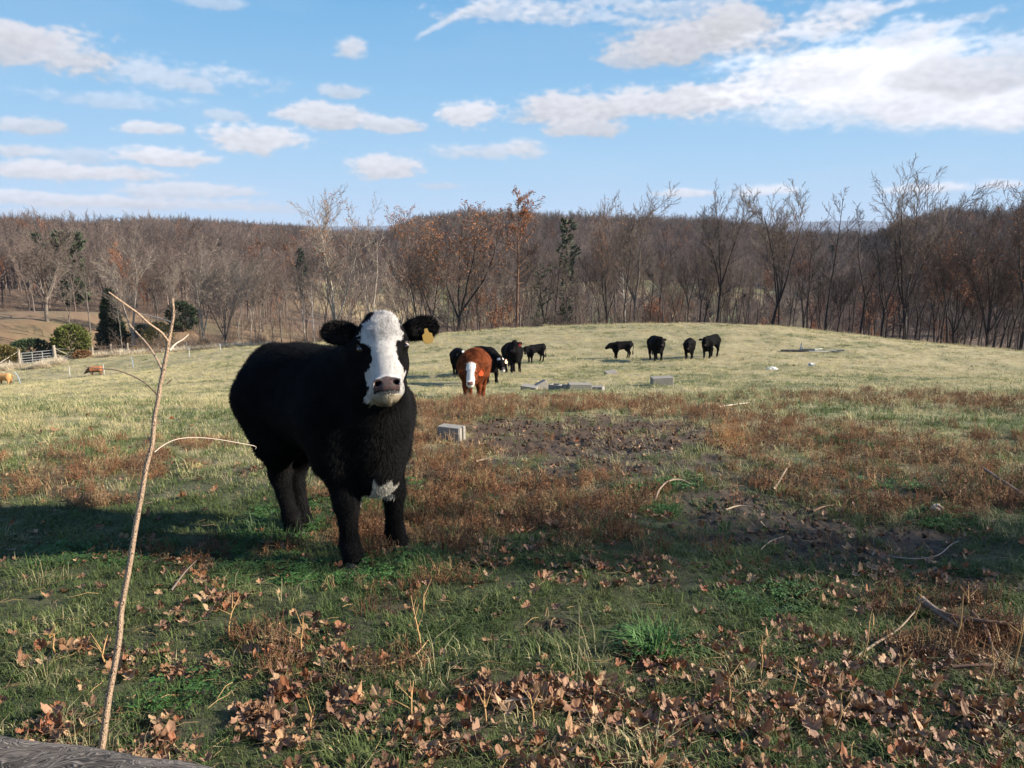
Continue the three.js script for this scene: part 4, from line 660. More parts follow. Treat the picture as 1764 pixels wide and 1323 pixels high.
// ---------------------------------------------------------------- grass, weeds, fallen leaves
const flat = (g) => { g.deleteAttribute('normal'); return g; };
function blade(A, x, z, h, lean, az, w, rng, y0 = -0.01) {
  const dx = Math.cos(az), dz = Math.sin(az), sx = -dz * w, sz = dx * w; let px = x, py = y0, pz = z; const b0 = A.p.length / 3;
  const nx = dx * 0.3, nz = dz * 0.3;
  A.vert(px + sx, py, pz + sz, nx, 0.9, nz); A.vert(px - sx, py, pz - sz, nx, 0.9, nz);
  px += dx * lean * h * 0.35; pz += dz * lean * h * 0.35; py = h * 0.6; A.vert(px + sx * 0.8, py, pz + sz * 0.8, nx, 0.9, nz); A.vert(px - sx * 0.8, py, pz - sz * 0.8, nx, 0.9, nz);
  px += dx * lean * h * 0.75; pz += dz * lean * h * 0.75; py = h * (1 - 0.28 * lean); A.vert(px, py, pz, nx, 0.9, nz);
  A.i.push(b0, b0 + 1, b0 + 2, b0 + 1, b0 + 3, b0 + 2, b0 + 2, b0 + 3, b0 + 4);
}
function tuft(seed, n, R, h0, h1, lean0, lean1, w) { const rng = mulberry(seed), A = new Acc(); for (let k = 0; k < n; k++) { const a = rng() * 6.283, r = R * Math.sqrt(rng()); blade(A, Math.cos(a) * r, Math.sin(a) * r, lerp(h0, h1, rng() * rng()), lerp(lean0, lean1, rng()), a + (rng() - 0.5) * 2.6, w * (0.7 + 0.6 * rng()), rng); } return flat(A.geo()); }
function weedGeo(seed, n, R, h0, h1) {
  const rng = mulberry(seed), A = new Acc();
  for (let k = 0; k < n; k++) {
    const a = rng() * 6.283, r = R * Math.sqrt(rng()), h = lerp(h0, h1, rng()), b = V(Math.cos(a) * r, -0.01, Math.sin(a) * r), d = V((rng() - 0.5) * 0.9, 1, (rng() - 0.5) * 0.9).normalize(), m = b.clone().addScaledVector(d, h * 0.55), e = m.clone().add(V((rng() - 0.5) * 0.5, 0.8 - rng() * 0.7, (rng() - 0.5) * 0.5).multiplyScalar(h * 0.5));
    A.tube([b, m, e], [0.0026, 0.0021, 0.0010], 3, false);
    for (let j = 0; j < 4; j++) { const s = b.clone().lerp(j < 1 ? m : e, 0.45 + 0.5 * rng()), t = s.clone().add(V((rng() - 0.5) * 0.09, (rng() - 0.25) * 0.08, (rng() - 0.5) * 0.09)); A.tube([s, t], [0.0016, 0.0010], 3, false); if (j < 2) leafBits(A, t, 0.005 + 0.006 * rng(), 1, rng); }
  }
  return A.geo();
}
const T_LAWN = [tuft(101, 34, 0.075, 0.02, 0.085, 0.3, 1.3, 0.0016), tuft(102, 34, 0.08, 0.02, 0.07, 0.5, 1.6, 0.0015), tuft(103, 26, 0.06, 0.03, 0.12, 0.2, 1.2, 0.0018)];
const T_STRAW = [tuft(104, 30, 0.08, 0.02, 0.11, 0.5, 1.8, 0.0013), tuft(105, 24, 0.05, 0.05, 0.19, 0.2, 1.3, 0.0012), tuft(109, 36, 0.12, 0.01, 0.06, 1.0, 2.2, 0.0014)];
const T_WEED = [weedGeo(106, 9, 0.08, 0.05, 0.17), weedGeo(107, 12, 0.1, 0.04, 0.14), weedGeo(108, 6, 0.07, 0.09, 0.23)];
const T_CLOVER = (() => { const rng = mulberry(120), A = new Acc(); for (let k = 0; k < 26; k++) { const a = rng() * 6.283, r = 0.09 * Math.sqrt(rng()), x = Math.cos(a) * r, z = Math.sin(a) * r, y = 0.015 + 0.035 * rng(), s = 0.008 + 0.008 * rng(); for (let j = 0; j < 3; j++) { const b = a + j * 2.1, cx = x + Math.cos(b) * s, cz = z + Math.sin(b) * s, ny = 0.9; const i0 = A.vert(x, y, z, 0.2, ny, 0); A.vert(cx - Math.sin(b) * s * 0.7, y + 0.004 * rng(), cz + Math.cos(b) * s * 0.7, 0, ny, 0.2); A.vert(cx + Math.cos(b) * s * 0.5, y - 0.003, cz + Math.sin(b) * s * 0.5, 0, ny, 0); A.vert(cx + Math.sin(b) * s * 0.7, y + 0.004 * rng(), cz - Math.cos(b) * s * 0.7, 0.2, ny, 0); A.i.push(i0, i0 + 1, i0 + 2, i0, i0 + 2, i0 + 3); } } return flat(A.geo()); })();
const bladeMat = new THREE.MeshPhysicalMaterial({ color: 0xffffff, roughness: 0.75, transmission: 0.35, thickness: 0, side: THREE.DoubleSide, specularIntensity: 0.5 }), strawMat = new THREE.MeshPhysicalMaterial({ color: 0xffffff, roughness: 0.8, transmission: 0.25, thickness: 0, side: THREE.DoubleSide, specularIntensity: 0.4 }), weedMat = mat(1, 1, 1, 0.9, { side: THREE.DoubleSide });
const seenX = (D) => 0.70 * D + 0.7;
{
  const rng = mulberry(303), L = { lawn: [[], [], []], straw: [[], [], []], weed: [[], [], []], clover: [] };
  const bands = [[1.1, 3, 640, 0.9], [3, 6, 430, 1.0], [6, 10, 165, 1.15], [10, 18, 78, 1.4], [18, 34, 30, 1.9], [34, 60, 11, 2.6], [60, 92, 4.5, 3.4]];
  for (const [d0, d1, dens, sc] of bands) {
    const area = 0.70 * (d1 * d1 - d0 * d0) + 1.4 * (d1 - d0), n = Math.round(area * dens);
    for (let k = 0; k < n; k++) {
      const D = Math.sqrt(lerp(d0 * d0, d1 * d1, rng())), x = (rng() * 2 - 1) * seenX(D), z = -D; if (!onPasture(x, z)) continue;
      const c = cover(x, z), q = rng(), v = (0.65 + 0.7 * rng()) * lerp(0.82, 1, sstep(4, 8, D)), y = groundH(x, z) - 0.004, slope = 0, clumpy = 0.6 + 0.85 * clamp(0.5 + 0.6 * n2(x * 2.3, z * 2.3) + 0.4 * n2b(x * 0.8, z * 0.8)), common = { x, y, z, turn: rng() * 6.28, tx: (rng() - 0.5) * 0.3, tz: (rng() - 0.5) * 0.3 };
      if (rng() < c.soil * 0.93) continue;
      if (rng() < c.weed * (d0 > 9 ? 0.46 : 0.52)) {
        const o = rng(), tone = o < 0.55 ? [0.20, 0.092, 0.041] : o < 0.8 ? [0.33, 0.21, 0.105] : [0.10, 0.06, 0.038];
        L.weed[Math.floor(rng() * 3)].push({ ...common, s: sc * 0.85 * (0.55 + 0.75 * rng()), w: Math.min(1.5, 0.8 + sc * 0.15), c: tone.map((t) => t * v) }); continue;
      }
      if (q < c.lush * 0.75) { if (d1 < 18 && rng() < 0.5) L.clover.push({ ...common, s: sc * (0.7 + 0.5 * rng()), c: [0.06 * v, 0.155 * v, 0.028 * v] }); else L.lawn[Math.floor(rng() * 3)].push({ ...common, s: sc * clumpy * (0.8 + 0.6 * rng()), c: [0.065 * v, 0.135 * v, 0.030 * v] }); continue; }
      if (rng() < c.straw) { const t = rng(); L.straw[t < 0.4 ? 0 : t < 0.55 ? 1 : 2].push({ ...common, s: sc * clumpy * (0.6 + 0.6 * rng()), h: sc > 1.5 ? 0.55 : 0.85, c: [0.50 * v, 0.43 * v, 0.225 * v] }); }
      else { const g = clamp(0.5 + 0.7 * fbm(x * 0.9, z * 0.9, 2)); L.lawn[Math.floor(rng() * 3)].push({ ...common, s: sc * clumpy * (0.6 + 0.6 * rng()), h: sc > 1.5 ? 0.55 : 0.855, c: [lerp(0.075, 0.19, g * 0.8) * v, lerp(0.13, 0.215, g * 0.8) * v, lerp(0.03, 0.06, g) * v] }); }
    }
  }
  L.lawn.forEach((l, k) => instanced('grass', T_LAWN[k], bladeMat, l, ['short green pasture grass', 'flattened green pasture grass', 'longer tufts of green pasture grass'][k], 'grass'));
  L.straw.forEach((l, k) => instanced('dry_grass', T_STRAW[k], strawMat, l, ['pale dry grass bleached to straw', 'taller pale dry grass stalks', 'trampled pale dry grass lying flat'][k], 'grass'));
  L.weed.forEach((l, k) => instanced('dry_weeds', T_WEED[k], weedMat, l, ['rust brown dead weed stubble standing in patches', 'low tangled rust brown weed stubble', 'taller rust brown dead weed stalks'][k], 'weeds'));
  instanced('clover', T_CLOVER, bladeMat, L.clover, 'bright green clover in patches by the bare soil', 'clover');
  // clods and crumbs on the bare soil
  const clods = []; for (const p of PATCH.soil) for (let k = 0; k < 380 * Math.min(3, p.rx * p.rz) + 30; k++) { const a = rng() * 6.283, r = Math.sqrt(rng()) * 1.25, x = p.x + Math.cos(a) * r * p.rx, z = p.z + Math.sin(a) * r * p.rz, v = 0.5 + 0.9 * rng(); if (-z < 1.2) continue; clods.push({ x, y: groundH(x, z) - 0.004, z, s: 0.004 + 0.020 * rng() ** 3, turn: rng() * 6.28, tx: rng() * 6, h: 0.7, c: [0.088 * v, 0.051 * v, 0.028 * v] }); }
  const cl = new THREE.IcosahedronGeometry(1, 1); { const P = cl.attributes.position; for (let k = 0; k < P.count; k++) { const f = 1 + 0.35 * n3(P.getX(k) * 1.7, P.getY(k) * 1.7, P.getZ(k) * 1.7); P.setXYZ(k, P.getX(k) * f, P.getY(k) * f, P.getZ(k) * f); } cl.computeVertexNormals(); }
  instanced('soil_clods', cl, mat(1, 1, 1, 1), clods, 'dark crumbs and clods of trampled soil', 'soil');
  const st = [];                                                             // straws and bits lying about
  for (let k = 0; k < 2600; k++) { const D = 1.2 + 13 * rng() ** 1.6, x = (rng() * 2 - 1) * seenX(D), z = -D, v = 0.6 + 0.7 * rng(); st.push({ x, y: groundH(x, z) + 0.012 + 0.03 * rng(), z, s: 0.25 + 0.55 * rng(), turn: rng() * 6.28, tx: (rng() - 0.5) * 0.5, tz: (rng() - 0.5) * 0.5, c: rng() < 0.6 ? [0.34 * v, 0.22 * v, 0.10 * v] : [0.15 * v, 0.085 * v, 0.05 * v] }); }
  const sg = new Acc(); sg.tube([V(-0.07, 0, 0), V(-0.01, 0.012, 0.006), V(0.06, 0, 0.0), V(0.10, 0.006, -0.012)], [0.002, 0.0021, 0.0017, 0.001], 4, false);
  instanced('straw_bits', sg.geo(), mat(1, 1, 1, 0.85), st, 'broken dry stalks and straws strewn over the grass', 'straw');
}
// lobed, curled dead leaves
function leafGeo(seed) {
  const rng = mulberry(seed), A = new Acc(), N = 30, curl = 0.5 + 2.7 * rng(), fold = 0.1 + rng() * 1.4, roll = (rng() - 0.5) * 2, ph = rng() * 6.28, rings = [0, 0.4, 0.75, 1];
  const outline = (a) => { const q = Math.abs(((a + Math.PI * 3) % (2 * Math.PI)) - Math.PI); let r = 0.46 + 0.44 * Math.abs(Math.cos(q * 1.62)) ** 1.1 * (1 - 0.25 * q / 3.14); if (q > 2.6) r = lerp(r, 0.28, (q - 2.6) / 0.54); return r * (1 + 0.11 * Math.sin(a * 15 + ph) + 0.06 * Math.sin(a * 5 + 2 * ph)); };
  const P = (a, t) => { const r = outline(a) * t; let x = Math.cos(a) * r, y = Math.sin(a) * r, z = 0; z += curl * 0.42 * r * r * (0.6 + 0.5 * Math.sin(2 * a + ph)) + 0.08 * Math.sin(7 * a + ph) * t + 0.06 * Math.sin(13 * a + 2 * ph) * t * t + 0.13 * t * n3(x * 2.6, y * 2.6, seed); z += fold * 0.35 * Math.abs(y); const c = Math.cos(roll * x), s = Math.sin(roll * x); return V(x * (0.8 + 0.2 * c), y * c - z * s * 0.4, z + y * s * 0.5); };
  for (const t of rings) for (let k = 0; k < N; k++) { const a = k / N * 6.2832, p = P(a, t), e1 = P(a + 0.05, Math.max(t, 0.05)).sub(P(a - 0.05, Math.max(t, 0.05))), e2 = P(a, t + 0.05).sub(P(a, t - 0.05 < 0 ? 0 : t - 0.05)), n = e2.cross(e1).normalize().multiplyScalar(-1); A.vert(p.x, p.z, p.y, n.x, n.z || 1, n.y, 0.5 + p.x / 2, 0.5 + p.y / 2); }
  for (let r = 1; r < rings.length; r++) for (let k = 0; k < N; k++) { const a = (r - 1) * N + k, b = (r - 1) * N + (k + 1) % N, c = a + N, d = b + N; if (r > 1) A.i.push(a, b, c); A.i.push(b, d, c); }
  A.tube([V(-0.15, 0.01, 0), V(-0.55, 0.05, 0.03), V(-0.85, 0.10 + 0.1 * rng(), 0.1)], [0.016, 0.014, 0.011], 4, false);
  const g = A.geo(); g.computeVertexNormals(); return g;
}
{
  const vein = texture(256, 256, (x, y) => { const a = Math.atan2(y - 0.5, x - 0.5), r = Math.hypot(x - 0.5, y - 0.5), m = Math.min(...[0, 0.95, -0.95, 1.9, -1.9].map((c) => Math.abs(a - c))) * r; return clamp(0.72 + 0.15 * tile(x, y, 22) + 0.14 * tile(x, y, 60, 4) + (m < 0.006 ? 0.22 : 0) - 0.12 * sstep(0.25, 0.5, r)); }, { srgbMap: false });
  const shapes = [...Array(16).keys()].map((k) => leafGeo(500 + k)), tones = [[0.27, 0.130, 0.055], [0.21, 0.095, 0.042], [0.34, 0.185, 0.085], [0.15, 0.068, 0.034], [0.40, 0.25, 0.13], [0.28, 0.095, 0.030], [0.29, 0.155, 0.085]];
  const leafM = (c) => new THREE.MeshPhysicalMaterial({ color: new THREE.Color().setRGB(c[0] * 1.6, c[1] * 1.6, c[2] * 1.6), map: vein, roughness: 0.72, transmission: 0.22, thickness: 0, side: THREE.DoubleSide });
  const mats = tones.map(leafM), rng = mulberry(909), all = [];
  for (let k = 0; k < 90000 && all.length < 9000; k++) {
    const D = Math.sqrt(lerp(1.3, 14 * 14, rng() ** 1.8)), x = (rng() * 2 - 1) * seenX(D), z = -D, l = cover(x, z).litter, clump = 0.3 + sstep(0.0, 0.5, n2(x * 2.6, z * 2.6));
    if (rng() > (0.026 + 1.0 * l * clump) * sstep(14, 5, D)) continue;
    all.push({ x, z, D, s: 0.018 + 0.032 * rng() * rng() + 0.008 * rng(), k: Math.floor(rng() * 16), m: Math.floor(rng() * 7), turn: rng() * 6.28, tx: (rng() - 0.5) * (rng() < 0.3 ? 1.6 : 0.6), tz: (rng() - 0.5) * (rng() < 0.3 ? 1.6 : 0.6), up: 0.006 + 0.03 * rng() });
  }
  all.sort((a, b) => a.s / a.D < b.s / b.D ? 1 : -1);
  const white = leafM([0.8, 0.8, 0.8]), rest = shapes.map(() => []);
  all.forEach((a, k) => {
    const y = groundH(a.x, a.z) + a.up;
    if (k < 300) { const o = mesh('leaf', shapes[a.k], mats[a.m], ground); o.position.set(a.x, y, a.z); o.rotation.set(a.tx, a.turn, a.tz); o.scale.setScalar(a.s); o.name = numbered('leaf'); }
    else { const c = tones[a.m]; rest[a.k].push({ x: a.x, y, z: a.z, s: a.s, turn: a.turn, tx: a.tx, tz: a.tz, c }); }
  });
  const litter = new THREE.Group(); litter.name = 'leaf_litter'; scene.add(litter); tag(litter, 'dead brown leaves scattered over the foreground grass', 'leaves', null, 'stuff');
  rest.forEach((l, k) => { if (l.length) instanced('leaves', shapes[k], white, l, null, null, litter); });
}
// one bright tuft of long grass and the stout weed clump by the soil
{
  const p = spot(1128, 1128), g = mesh('grass_tuft', tuft(130, 150, 0.10, 0.10, 0.24, 0.2, 1.1, 0.0024), mat(0.075, 0.17, 0.035, 0.7, { side: THREE.DoubleSide })); g.position.copy(p); tag(g, 'long bright green grass tuft right of centre in the foreground', 'grass tuft');
  const q = spot(1250, 772), w = mesh('weed_clump', weedGeo(131, 60, 0.22, 0.22, 0.52), mat(0.34, 0.17, 0.065, 0.9, { side: THREE.DoubleSide })); w.position.copy(q); tag(w, 'upright clump of tan dead stalks at the right edge of the soil patch', 'weed clump');
  const t = spot(455, 925), g2 = mesh('grass_tuft', tuft(132, 170, 0.24, 0.08, 0.22, 0.2, 1.1, 0.0022), mat(0.055, 0.095, 0.035, 0.7, { side: THREE.DoubleSide })); g2.position.copy(t); tag(g2, 'longer dark grass tuft around the rear feet of the large cow', 'grass tuft');
}
// ---------------------------------------------------------------- weathered rail, sapling, sticks
const woodTex = texture(512, 512, (x, y) => { const s = tile(x * 1, y, 10, 3), g = tile(x, y * 0.001 + 0, 60, 1), fib = n2(x * 90 + 4 * s, y * 5), c2 = n2(x * 24 + 6 * s, y * 2.5 + 9); const v = 0.5 + 0.22 * fib + 0.26 * c2 + 0.06 * g; return [v * 0.80, v * 0.76, v * 0.72]; });
const railMat = new THREE.MeshStandardMaterial({ map: woodTex, bumpMap: woodTex, bumpScale: 0.006, roughness: 0.95, color: new THREE.Color().setRGB(0.74, 0.70, 0.66) });
{
  const o = thing('wooden_fence', 'weathered grey wooden rail crossing the bottom left corner', 'fence');
  const a = at(0, 1280, 1.30), b = at(410, 1326, 1.20), d = b.clone().sub(a); d.y = 0; d.normalize();
  const p0 = a.clone().addScaledVector(d, -1.6), p1 = a.clone().addScaledVector(d, 2.6); p0.y = p1.y = (a.y + b.y) / 2;
  for (const dy of [0, -0.34]) {
    const A = new Acc(), pts = [], rad = []; for (let k = 0; k <= 60; k++) { const t = k / 60, q = p0.clone().lerp(p1, t); q.y += dy - 0.055; q.z += 0.02; q.y += 0.006 * n2(t * 14, dy); pts.push(q); rad.push(0.056 + 0.004 * n2(t * 20, 3 + dy)); }
    A.bump = (s, l) => 1 + 0.07 * n2(s * 16, l * 0.6) + 0.04 * n2(s * 40, l * 1.2); A.tube(pts, rad, 40); mesh('rail', A.geo(), railMat, o);
  }
  for (const t of [0.02, 0.98]) { const A = new Acc(), q = p0.clone().lerp(p1, t); A.tube([V(q.x, groundH(q.x, q.z) - 0.2, q.z + 0.08), V(q.x, q.y - 0.3, q.z + 0.08), V(q.x, q.y + 0.05, q.z + 0.08)], [0.08, 0.075, 0.07], 14); mesh('post', A.geo(), railMat, o); }
}
const barkTex = texture(128, 512, (x, y) => { const v = 0.66 + 0.16 * n2(x * 9, y * 60) + 0.12 * n2(x * 22, y * 120) - 0.35 * sstep(0.55, 0.8, n2(x * 5 + 3, y * 34)); return [v, v * 0.88, v * 0.78]; });
const sapMat = new THREE.MeshStandardMaterial({ map: barkTex, bumpMap: barkTex, bumpScale: 0.002, roughness: 0.85, color: new THREE.Color().setRGB(1.0, 0.92, 0.80) }), twigDarkM = mat(0.085, 0.058, 0.045, 0.8), twigPaleM = mat(0.52, 0.42, 0.33, 0.8), cutM = mat(0.62, 0.47, 0.30, 0.8);
{
  const o = thing('sapling', 'leafless pale sapling with cut branches standing in the left foreground', 'sapling'), base = spot(172, 1296), D0 = -base.z; o.position.copy(base);
  const P = (u, v, dD = 0) => at(u, v, D0 + dD).sub(base), px = (r, v) => r / F * axisD(D0, EYE - Math.tan(downAngle(v)) * D0);
  const limb = (name, list, m, parent = o, sides = 12) => {
    const c = new THREE.CatmullRomCurve3(list.map(([u, v, , dD]) => P(u, v, dD ?? 0))), n = list.length * 7, pts = c.getPoints(n), rad = pts.map((_, k) => { const t = k / n * (list.length - 1), i = Math.min(list.length - 2, Math.floor(t)); return px(0.72 * lerp(list[i][2], list[i + 1][2], t - i), lerp(list[i][1], list[i + 1][1], t - i)) * (1 + 0.07 * n2(k * 0.7, list[0][0])); });
    const A = new Acc(); A.tube(pts, rad, sides); for (let k = 0; k < A.uv.length; k += 2) A.uv[k + 1] *= 1.6; return mesh(name, A.geo(), m, parent);
  };
  limb('trunk', [[172, 1306, 8.5], [178, 1270, 8], [186, 1210, 7.6], [205, 1100, 7.2], [209, 1050, 6.8], [222, 980, 6.4], [234, 905, 6.2], [244, 850, 6], [253, 800, 5.6], [262, 765, 5.4], [266, 720, 5.2], [272, 690, 5], [276, 665, 5.2], [281, 640, 4.9], [287, 610, 4.6], [291, 585, 4.8], [296, 560, 3.6], [299, 540, 3.2], [297, 514, 3.0]], sapMat);
  limb('branch', [[291, 590, 3.2], [277, 572, 2.6, -0.03], [255, 556, 2.4, -0.06], [238, 540, 2.3, -0.08], [214, 523, 2.3, -0.11], [187, 503, 1.7, -0.14]], sapMat);
  limb('branch', [[280, 640, 3.0], [272, 622, 2.4, 0.03], [255, 595, 2.3, 0.06], [237, 575, 2.4, 0.09], [222, 558, 2.0, 0.1]], sapMat);
  limb('branch', [[292, 604, 2.2], [303, 592, 1.7, 0.05], [316, 584, 1.4, 0.08], [325, 576, 1.0, 0.1]], twigPaleM, o, 8);
  limb('branch', [[298, 556, 1.6], [284, 551, 1.4, 0.06], [262, 545, 1.3, 0.1], [240, 540, 1.0, 0.12]], twigPaleM, o, 8);
  limb('branch', [[272, 681, 1.9], [262, 671, 1.5, -0.03], [246, 657, 1.4, -0.06], [222, 645, 1.4, -0.09], [197, 637, 1.2, -0.12], [170, 635, 1.1, -0.14], [146, 632, 0.8, -0.16]], twigDarkM, o, 8);
  limb('branch', [[266, 779, 1.2], [280, 768, 1.0, 0.05], [300, 758, 1.0, 0.1], [325, 754, 1.0, 0.15], [360, 755, 1.0, 0.2], [400, 761, 1.1, 0.25], [438, 768, 1.0, 0.3]], twigPaleM, o, 8);
  limb('twig', [[436, 768, 1.0, 0.3], [441, 770, 0.9, 0.3], [440, 774, 0.5, 0.3]], twigPaleM, o, 6);
  limb('twig', [[287, 662, 2.0], [292, 657, 1.4], [297, 653, 0.9]], sapMat, o, 8); limb('twig', [[250, 868, 1.8], [258, 866, 1.2], [264, 865, 0.7]], sapMat, o, 8); limb('twig', [[233, 900, 1.6], [229, 893, 1.1], [227, 887, 0.7]], sapMat, o, 8); limb('twig', [[259, 758, 2.0], [254, 752, 1.3]], sapMat, o, 8);
  limb('bud', [[300, 538, 2.6], [303, 535, 1.4], [305, 534, 0.6]], sapMat, o, 8);
}
function stick(label, pts, r, m, name = 'stick') {                            // pts: [column, row, lift above the ground]
  const base = spot(pts[0][0], pts[0][1]), o = thing(name, label, 'stick'); o.position.copy(base);
  const Q = pts.map(([u, v, l]) => { const p = spot(u, v); p.y = groundH(p.x, p.z) + r + (l ?? 0.02); return p.sub(base); }), c = new THREE.CatmullRomCurve3(Q), n = pts.length * 6, A = new Acc(), P = c.getPoints(n);
  A.tube(P, P.map((_, k) => r * lerp(1, 0.45, k / n) * (1 + 0.12 * n2(k * 0.6, r * 99))), 8); mesh('stem', A.geo(), m, o); return o;
}
const greyStick = mat(0.16, 0.125, 0.10, 0.9), paleStick = mat(0.36, 0.27, 0.18, 0.85), dullStick = mat(0.27, 0.20, 0.135, 0.9), brownStick = mat(0.15, 0.085, 0.055, 0.9);
stick('curved pale stick beside the bright green clover patch', [[1128, 864], [1136, 850, 0.05], [1152, 841, 0.07], [1172, 838, 0.06], [1192, 839]], 0.010, dullStick);
stick('thick pale stub of wood pointing up right of the clover', [[1332, 846], [1342, 836, 0.05], [1354, 826, 0.1]], 0.013, dullStick);
stick('long thin bowed grey stick on dark soil at right', [[1500, 956], [1560, 962], [1610, 956], [1640, 938, 0.03], [1652, 930, 0.02]], 0.006, mat(0.24, 0.20, 0.17, 0.85));
stick('pale broken stalk slanting through the grass at lower right', [[1468, 1132], [1510, 1108, 0.04], [1545, 1090, 0.05], [1574, 1068, 0.08]], 0.007, dullStick);
stick('brown branch lying in the brush at right', [[1592, 1046], [1640, 1070, 0.05], [1690, 1082, 0.06], [1775, 1086, 0.03]], 0.017, brownStick);
stick('thick grey brown branch under the brush at right edge', [[1585, 1040], [1620, 1062, 0.03], [1652, 1078, 0.02]], 0.022, greyStick);
stick('forked brown branch dropping towards the bottom right brush', [[1672, 1066, 0.06], [1698, 1090, 0.05], [1708, 1112, 0.03], [1722, 1132]], 0.011, brownStick);
stick('thin dark branch along the shaded soil upper right', [[1690, 815, 0.03], [1720, 836, 0.04], [1752, 858, 0.05], [1790, 880]], 0.015, greyStick);
stick('low brown stick pointing right at the lower right brush', [[1640, 1146], [1690, 1148, 0.03], [1745, 1142, 0.02]], 0.010, brownStick);
stick('pale twig lying at the upper edge of the soil patch', [[945, 690], [958, 700, 0.03], [972, 706]], 0.02, paleStick);
stick('pair of bleached sticks on green grass right of the blocks', [[1238, 706], [1262, 702, 0.02], [1290, 699]], 0.017, mat(0.62, 0.53, 0.40, 0.85));
stick('thin grey stick slanting over leaves left of centre', [[296, 1030], [318, 1008, 0.06], [340, 985, 0.08]], 0.006, greyStick);
stick('long tan stalk lying in the grass below the large cow', [[636, 1166], [680, 1160, 0.03], [715, 1146, 0.03], [738, 1130, 0.06]], 0.006, mat(0.36, 0.22, 0.10, 0.85));
stick('pale straw stem lying across the centre foreground', [[870, 1222], [910, 1220, 0.03], [960, 1219]], 0.006, paleStick);
stick('thin pale stalk standing against the front leg of the large cow', [[668, 952, 0], [664, 925, 0.02], [658, 890, 0.05]], 0.004, paleStick);
[[1296, 770, 1320, 790], [1420, 700, 1470, 704], [1400, 880, 1440, 868], [1310, 950, 1350, 930], [1500, 640, 1530, 642], [820, 800, 860, 798], [985, 838, 1030, 836], [1250, 880, 1296, 876]].forEach(([a, b, c, d], k) => stick(['short brown stick at the right end of the soil patch', 'thin dark stick in the weeds far right', 'short dark stick between the two soil patches', 'thin twigs at the lower soil patch', 'thin stick on the far right pasture', 'pale splinter below the concrete block with the hose', 'pale splinter in the weeds under the soil patch', 'brown stick on the middle soil patch'][k], [[a, b], [(a + c) / 2, (b + d) / 2 - 3, 0.02], [c, d]], 0.005 + 0.002 * (k % 3), k % 2 ? paleStick : brownStick));

// tall single stalks in the foreground
{
  const rng = mulberry(71); const list = [[728, 1128, 100], [710, 1240, 60], [535, 1260, 60], [838, 1250, 60], [920, 1250, 80], [1540, 1180, 70], [1360, 1200, 90], [1310, 1160, 70], [1640, 1120, 130], [520, 1130, 80], [395, 1100, 70], [1485, 1130, 80], [730, 1060, 50], [1255, 1210, 60], [1440, 1250, 70], [1575, 1060, 60], [100, 1130, 50], [182, 1140, 40], [1700, 1180, 100], [1745, 1150, 110]];
  for (const [u, v, h] of list) { const p = spot(u, v), H = h / F * axisD(-p.z, p.y), A = new Acc(), a = rng() * 6.28, b = (rng() - 0.5) * 0.6; A.tube([V(0, -0.02, 0), V(b * H * 0.2, H * 0.4, 0.02), V(b * H * 0.6, H * 0.75, 0.03 * Math.cos(a)), V(b * H, H, 0.05 * Math.sin(a))], [0.0042, 0.0038, 0.003, 0.0014], 6); for (let j = 0; j < 3; j++) { const t = 0.4 + 0.5 * rng(); A.tube([V(b * H * t * 0.8, H * t, 0.02), V(b * H * t + (rng() - 0.5) * 0.12, H * t + 0.05 * rng() + 0.02, (rng() - 0.5) * 0.1)], [0.0026, 0.001], 5); } const o = mesh('dry_stalk', A.geo(), mat(0.42, 0.25, 0.10, 0.85)); o.position.copy(p); tag(o, 'single tan dead stalk standing up from the foreground leaves', 'stalk', 'dead stalks in the foreground'); }
}
// ---------------------------------------------------------------- concrete blocks, hose, rubble
const concT = texture(256, 256, (x, y) => 0.62 + 0.13 * tile(x, y, 30) + 0.12 * tile(x, y, 90, 3) - 0.25 * sstep(0.5, 0.8, tile(x, y, 46, 8)), { srgbMap: false });
const concrete = new THREE.MeshStandardMaterial({ map: concT, bumpMap: concT, bumpScale: 0.004, roughness: 0.95, color: new THREE.Color().setRGB(0.42, 0.385, 0.33) });
function blockGeo(L, Hh, W, holes = true, notch = false) {
  const s = new THREE.Shape(), r = 0.012, x = L / 2 - r, y = W / 2 - r; s.moveTo(-x, -y - r); s.lineTo(x, -y - r); s.lineTo(x + r, -y); if (notch) { s.lineTo(x + r, -y + 0.045); s.lineTo(x - 0.025, -y + 0.05); s.lineTo(x - 0.025, -y + 0.085); s.lineTo(x + r, -y + 0.09); } s.lineTo(x + r, y); s.lineTo(x, y + r); s.lineTo(-x, y + r); s.lineTo(-x - r, y); s.lineTo(-x - r, -y); s.closePath();
  if (holes) for (const c of [-L / 4 + 0.006, L / 4 - 0.006]) { const h = new THREE.Path(), a = L / 4 - 0.034, b = W / 2 - 0.036; h.moveTo(c - a, -b); h.lineTo(c - a, b); h.lineTo(c + a, b); h.lineTo(c + a, -b); h.closePath(); s.holes.push(h); }
  const g = new THREE.ExtrudeGeometry(s, { depth: Hh - 0.012, bevelEnabled: true, bevelSize: 0.006, bevelThickness: 0.006, bevelSegments: 2, steps: 3 }); g.rotateX(-Math.PI / 2); g.translate(0, 0.006, 0);
  const P = g.attributes.position; for (let k = 0; k < P.count; k++) { const q = 0.004 * n3(P.getX(k) * 30, P.getY(k) * 30, P.getZ(k) * 30); P.setXYZ(k, P.getX(k) + q, P.getY(k) + q, P.getZ(k) + q); }
  g.computeVertexNormals(); return g;
}
